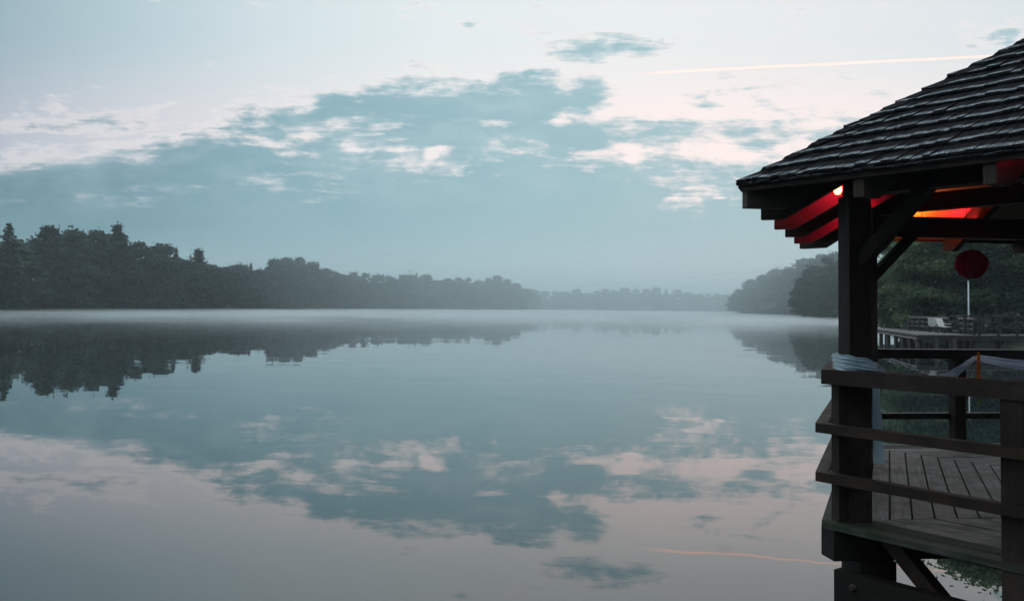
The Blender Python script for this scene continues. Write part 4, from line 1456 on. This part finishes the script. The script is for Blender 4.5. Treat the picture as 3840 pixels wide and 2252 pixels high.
# ------------------------------------------------------------------ festoon bulbs under the eaves
def bulb(p, z, mat, col, power, label, top, spot=None, cone=168):
    r = empty('light_bulb', (p.x, p.y, z))
    tag(r, label, 'light bulb', 'festoon bulbs under the eaves')
    mb = MB()
    prof = [(0.004, -0.036), (0.018, -0.033), (0.028, -0.018), (0.030, 0.0), (0.025, 0.017), (0.016, 0.032), (0.013, 0.040)]
    mb.tube([(0, 0, z_ * 1.25) for _, z_ in prof], [q * 1.05 for q, _ in prof], 16)
    g_ = mb.build('glass', mat, r, smooth=True)
    mb = MB()
    mb.tube([(0, 0, 0.050), (0, 0, 0.085)], [0.019, 0.017], 12)
    mb.build('socket', MT['wire'], r)
    mb = MB()
    mb.tube([(0, 0, 0.07), (0, 0, max(top - z, 0.09))], 0.004, 6)
    mb.build('cable', MT['wire'], r)
    ld = bpy.data.lights.new('bulb_light', 'SPOT' if spot else 'POINT')
    ld.color = col
    ld.energy = power
    ld.shadow_soft_size = 0.035
    lo = bpy.data.objects.new('bulb_light', ld)
    C.objects.link(lo)
    lo.parent = r
    lo.location = (0, 0, -0.09)
    if spot:
        # made-up beam: bulb light narrowed and aimed to keep spill off the deck
        ld.spot_size = math.radians(cone)
        ld.spot_blend = 0.35
        lo.location = (0, 0, 0.055)
        lo.rotation_euler = Vector(spot).to_track_quat('-Z', 'Y').to_euler()


RED, ORG, AMB = (1.0, 0.016, 0.06), (1.0, 0.22, 0.02), (1.0, 0.42, 0.10)


def at_side(i, f, out):
    n, t_ = side(i)
    c = vx(R_POST, i, 0).lerp(vx(R_POST, i + 1, 0), f)
    return gw(c + n * out), Z_EAVE - 0.08 + PITCH_R * (R_EAVE * AP - R_POST * AP - out)


def put(i, f, out, drop, mat, col, power, label, spot=True, aim=(0.9, 0.35, 1.0), target=None, cone=168):
    p, top = at_side(i, f, out)
    n, t_ = side(i)
    d = None
    if spot:
        d = gw(n * aim[0] + t_ * aim[1] + Vector((0, 0, aim[2]))) - gw(Vector((0, 0, 0)))
    if target:
        d = Vector(target) - Vector((p.x, p.y, top - drop))
    bulb(p, top - drop, MT[mat], col, power, label, top, d, cone)


put(0, 0.21, 0.152, 0.215, 'bulb_amber', AMB, 0.03, 'glowing amber bulb beside the corner post under the left eave', False)
put(0, 0.315, 0.13, 0.15, 'bulb_red', RED, 62.0, 'red bulb nearest the corner post under the left eave', True, (0.35, 1.0, 0.12))
put(0, 0.80, 0.13, 0.15, 'bulb_red', RED, 62.0, 'red bulb at the far end of the left eave', True, (0.35, 1.0, 0.12))
put(0, 0.47, 0.11, 0.50, 'bulb_red', RED, 2.6, 'red bulb hanging lowest of all, outside the left ring beam behind the post', True, target=(4.64, 9.08, 2.99), cone=40)  # unseen bulb, its narrow beam aimed to redden the paper ball's left side
put(1, 0.20, 0.14, 0.27, 'bulb_orange', ORG, 34.0, 'orange bulb under the far eave behind the braces')
put(1, 0.345, 0.13, 0.28, 'bulb_red', RED, 14.0, 'red bulb under the far eave right of the orange one')
put(5, 0.58, 0.12, 0.16, 'bulb_red', RED, 16.0, 'red bulb under the near eave at the picture edge')

# ------------------------------------------------------------------ air
def vol(name, lo, hi, dens_, col, aniso, front=None):
    mb = MB()
    if front:
        (ax_, ay_), (bx_, by_) = front
        base = [(ax_, ay_), (bx_, by_), (bx_, hi[1]), (ax_, hi[1])]
        mb.hexa([(x, y, lo[2]) for x, y in base] + [(x, y, hi[2]) for x, y in base])
    else:
        mb.box(lo, hi)
    o_ = mb.build(name, [])
    m, t, b, o = new_mat(name + '_air')
    t.n.remove(b)
    pv = t.node('ShaderNodeVolumePrincipled')
    pv.inputs['Color'].default_value = col
    pv.inputs['Density'].default_value = dens_
    pv.inputs['Anisotropy'].default_value = aniso
    t.l.new(pv.outputs[0], o.inputs['Volume'])
    o_.data.materials.append(m)
    o_['kind'] = 'stuff'
    o_.display_type = 'WIRE'
    return o_


vol('haze', (-2000, -1500, -3), (2000, 2300, 36), 0.00045, (0.84, 0.97, 1.0, 1), 0.65)
vol('mist_bank', (-700, 285, -0.7), (900, 1500, 33), 0.0020, (0.84, 0.97, 1.0, 1), 0.65, ((-700, 640), (900, -160)))
mo = vol('mist', (-600, 60, -0.6), (900, 1500, 0.75), 0.014, (0.90, 0.98, 1.0, 1), 0.65)
mm = mo.data.materials[0]
t = NT(mm.node_tree)
pv = [n_ for n_ in mm.node_tree.nodes if n_.type == 'PRINCIPLED_VOLUME'][0]
tcn = t.node('ShaderNodeTexCoord')
sp = t.node('ShaderNodeSeparateXYZ')
t.l.new(tcn.outputs['Object'], sp.inputs[0])
nz = t.noise(t.v('MULTIPLY', tcn.outputs['Object'], (1.0, 0.6, 14.0)), 0.045, 3, 0.6)
dn_ = t.m('MULTIPLY', t.mapr(nz, 0.36, 0.66, 0.25, 1.9), t.mapr(sp.outputs[1], 70, 215, 0.05, 1.0))
dn_ = t.m('MULTIPLY', dn_, t.mapr(sp.outputs[0], -150, -50, 0.20, 1.0))
dn_ = t.m('MULTIPLY', dn_, t.mapr(sp.outputs[2], 0.75, 0.15, 0.25, 1.0, 'LINEAR'))
t._in(pv.inputs['Density'], t.m('MULTIPLY', dn_, 0.026))
mm.cycles.volume_step_rate = 0.1
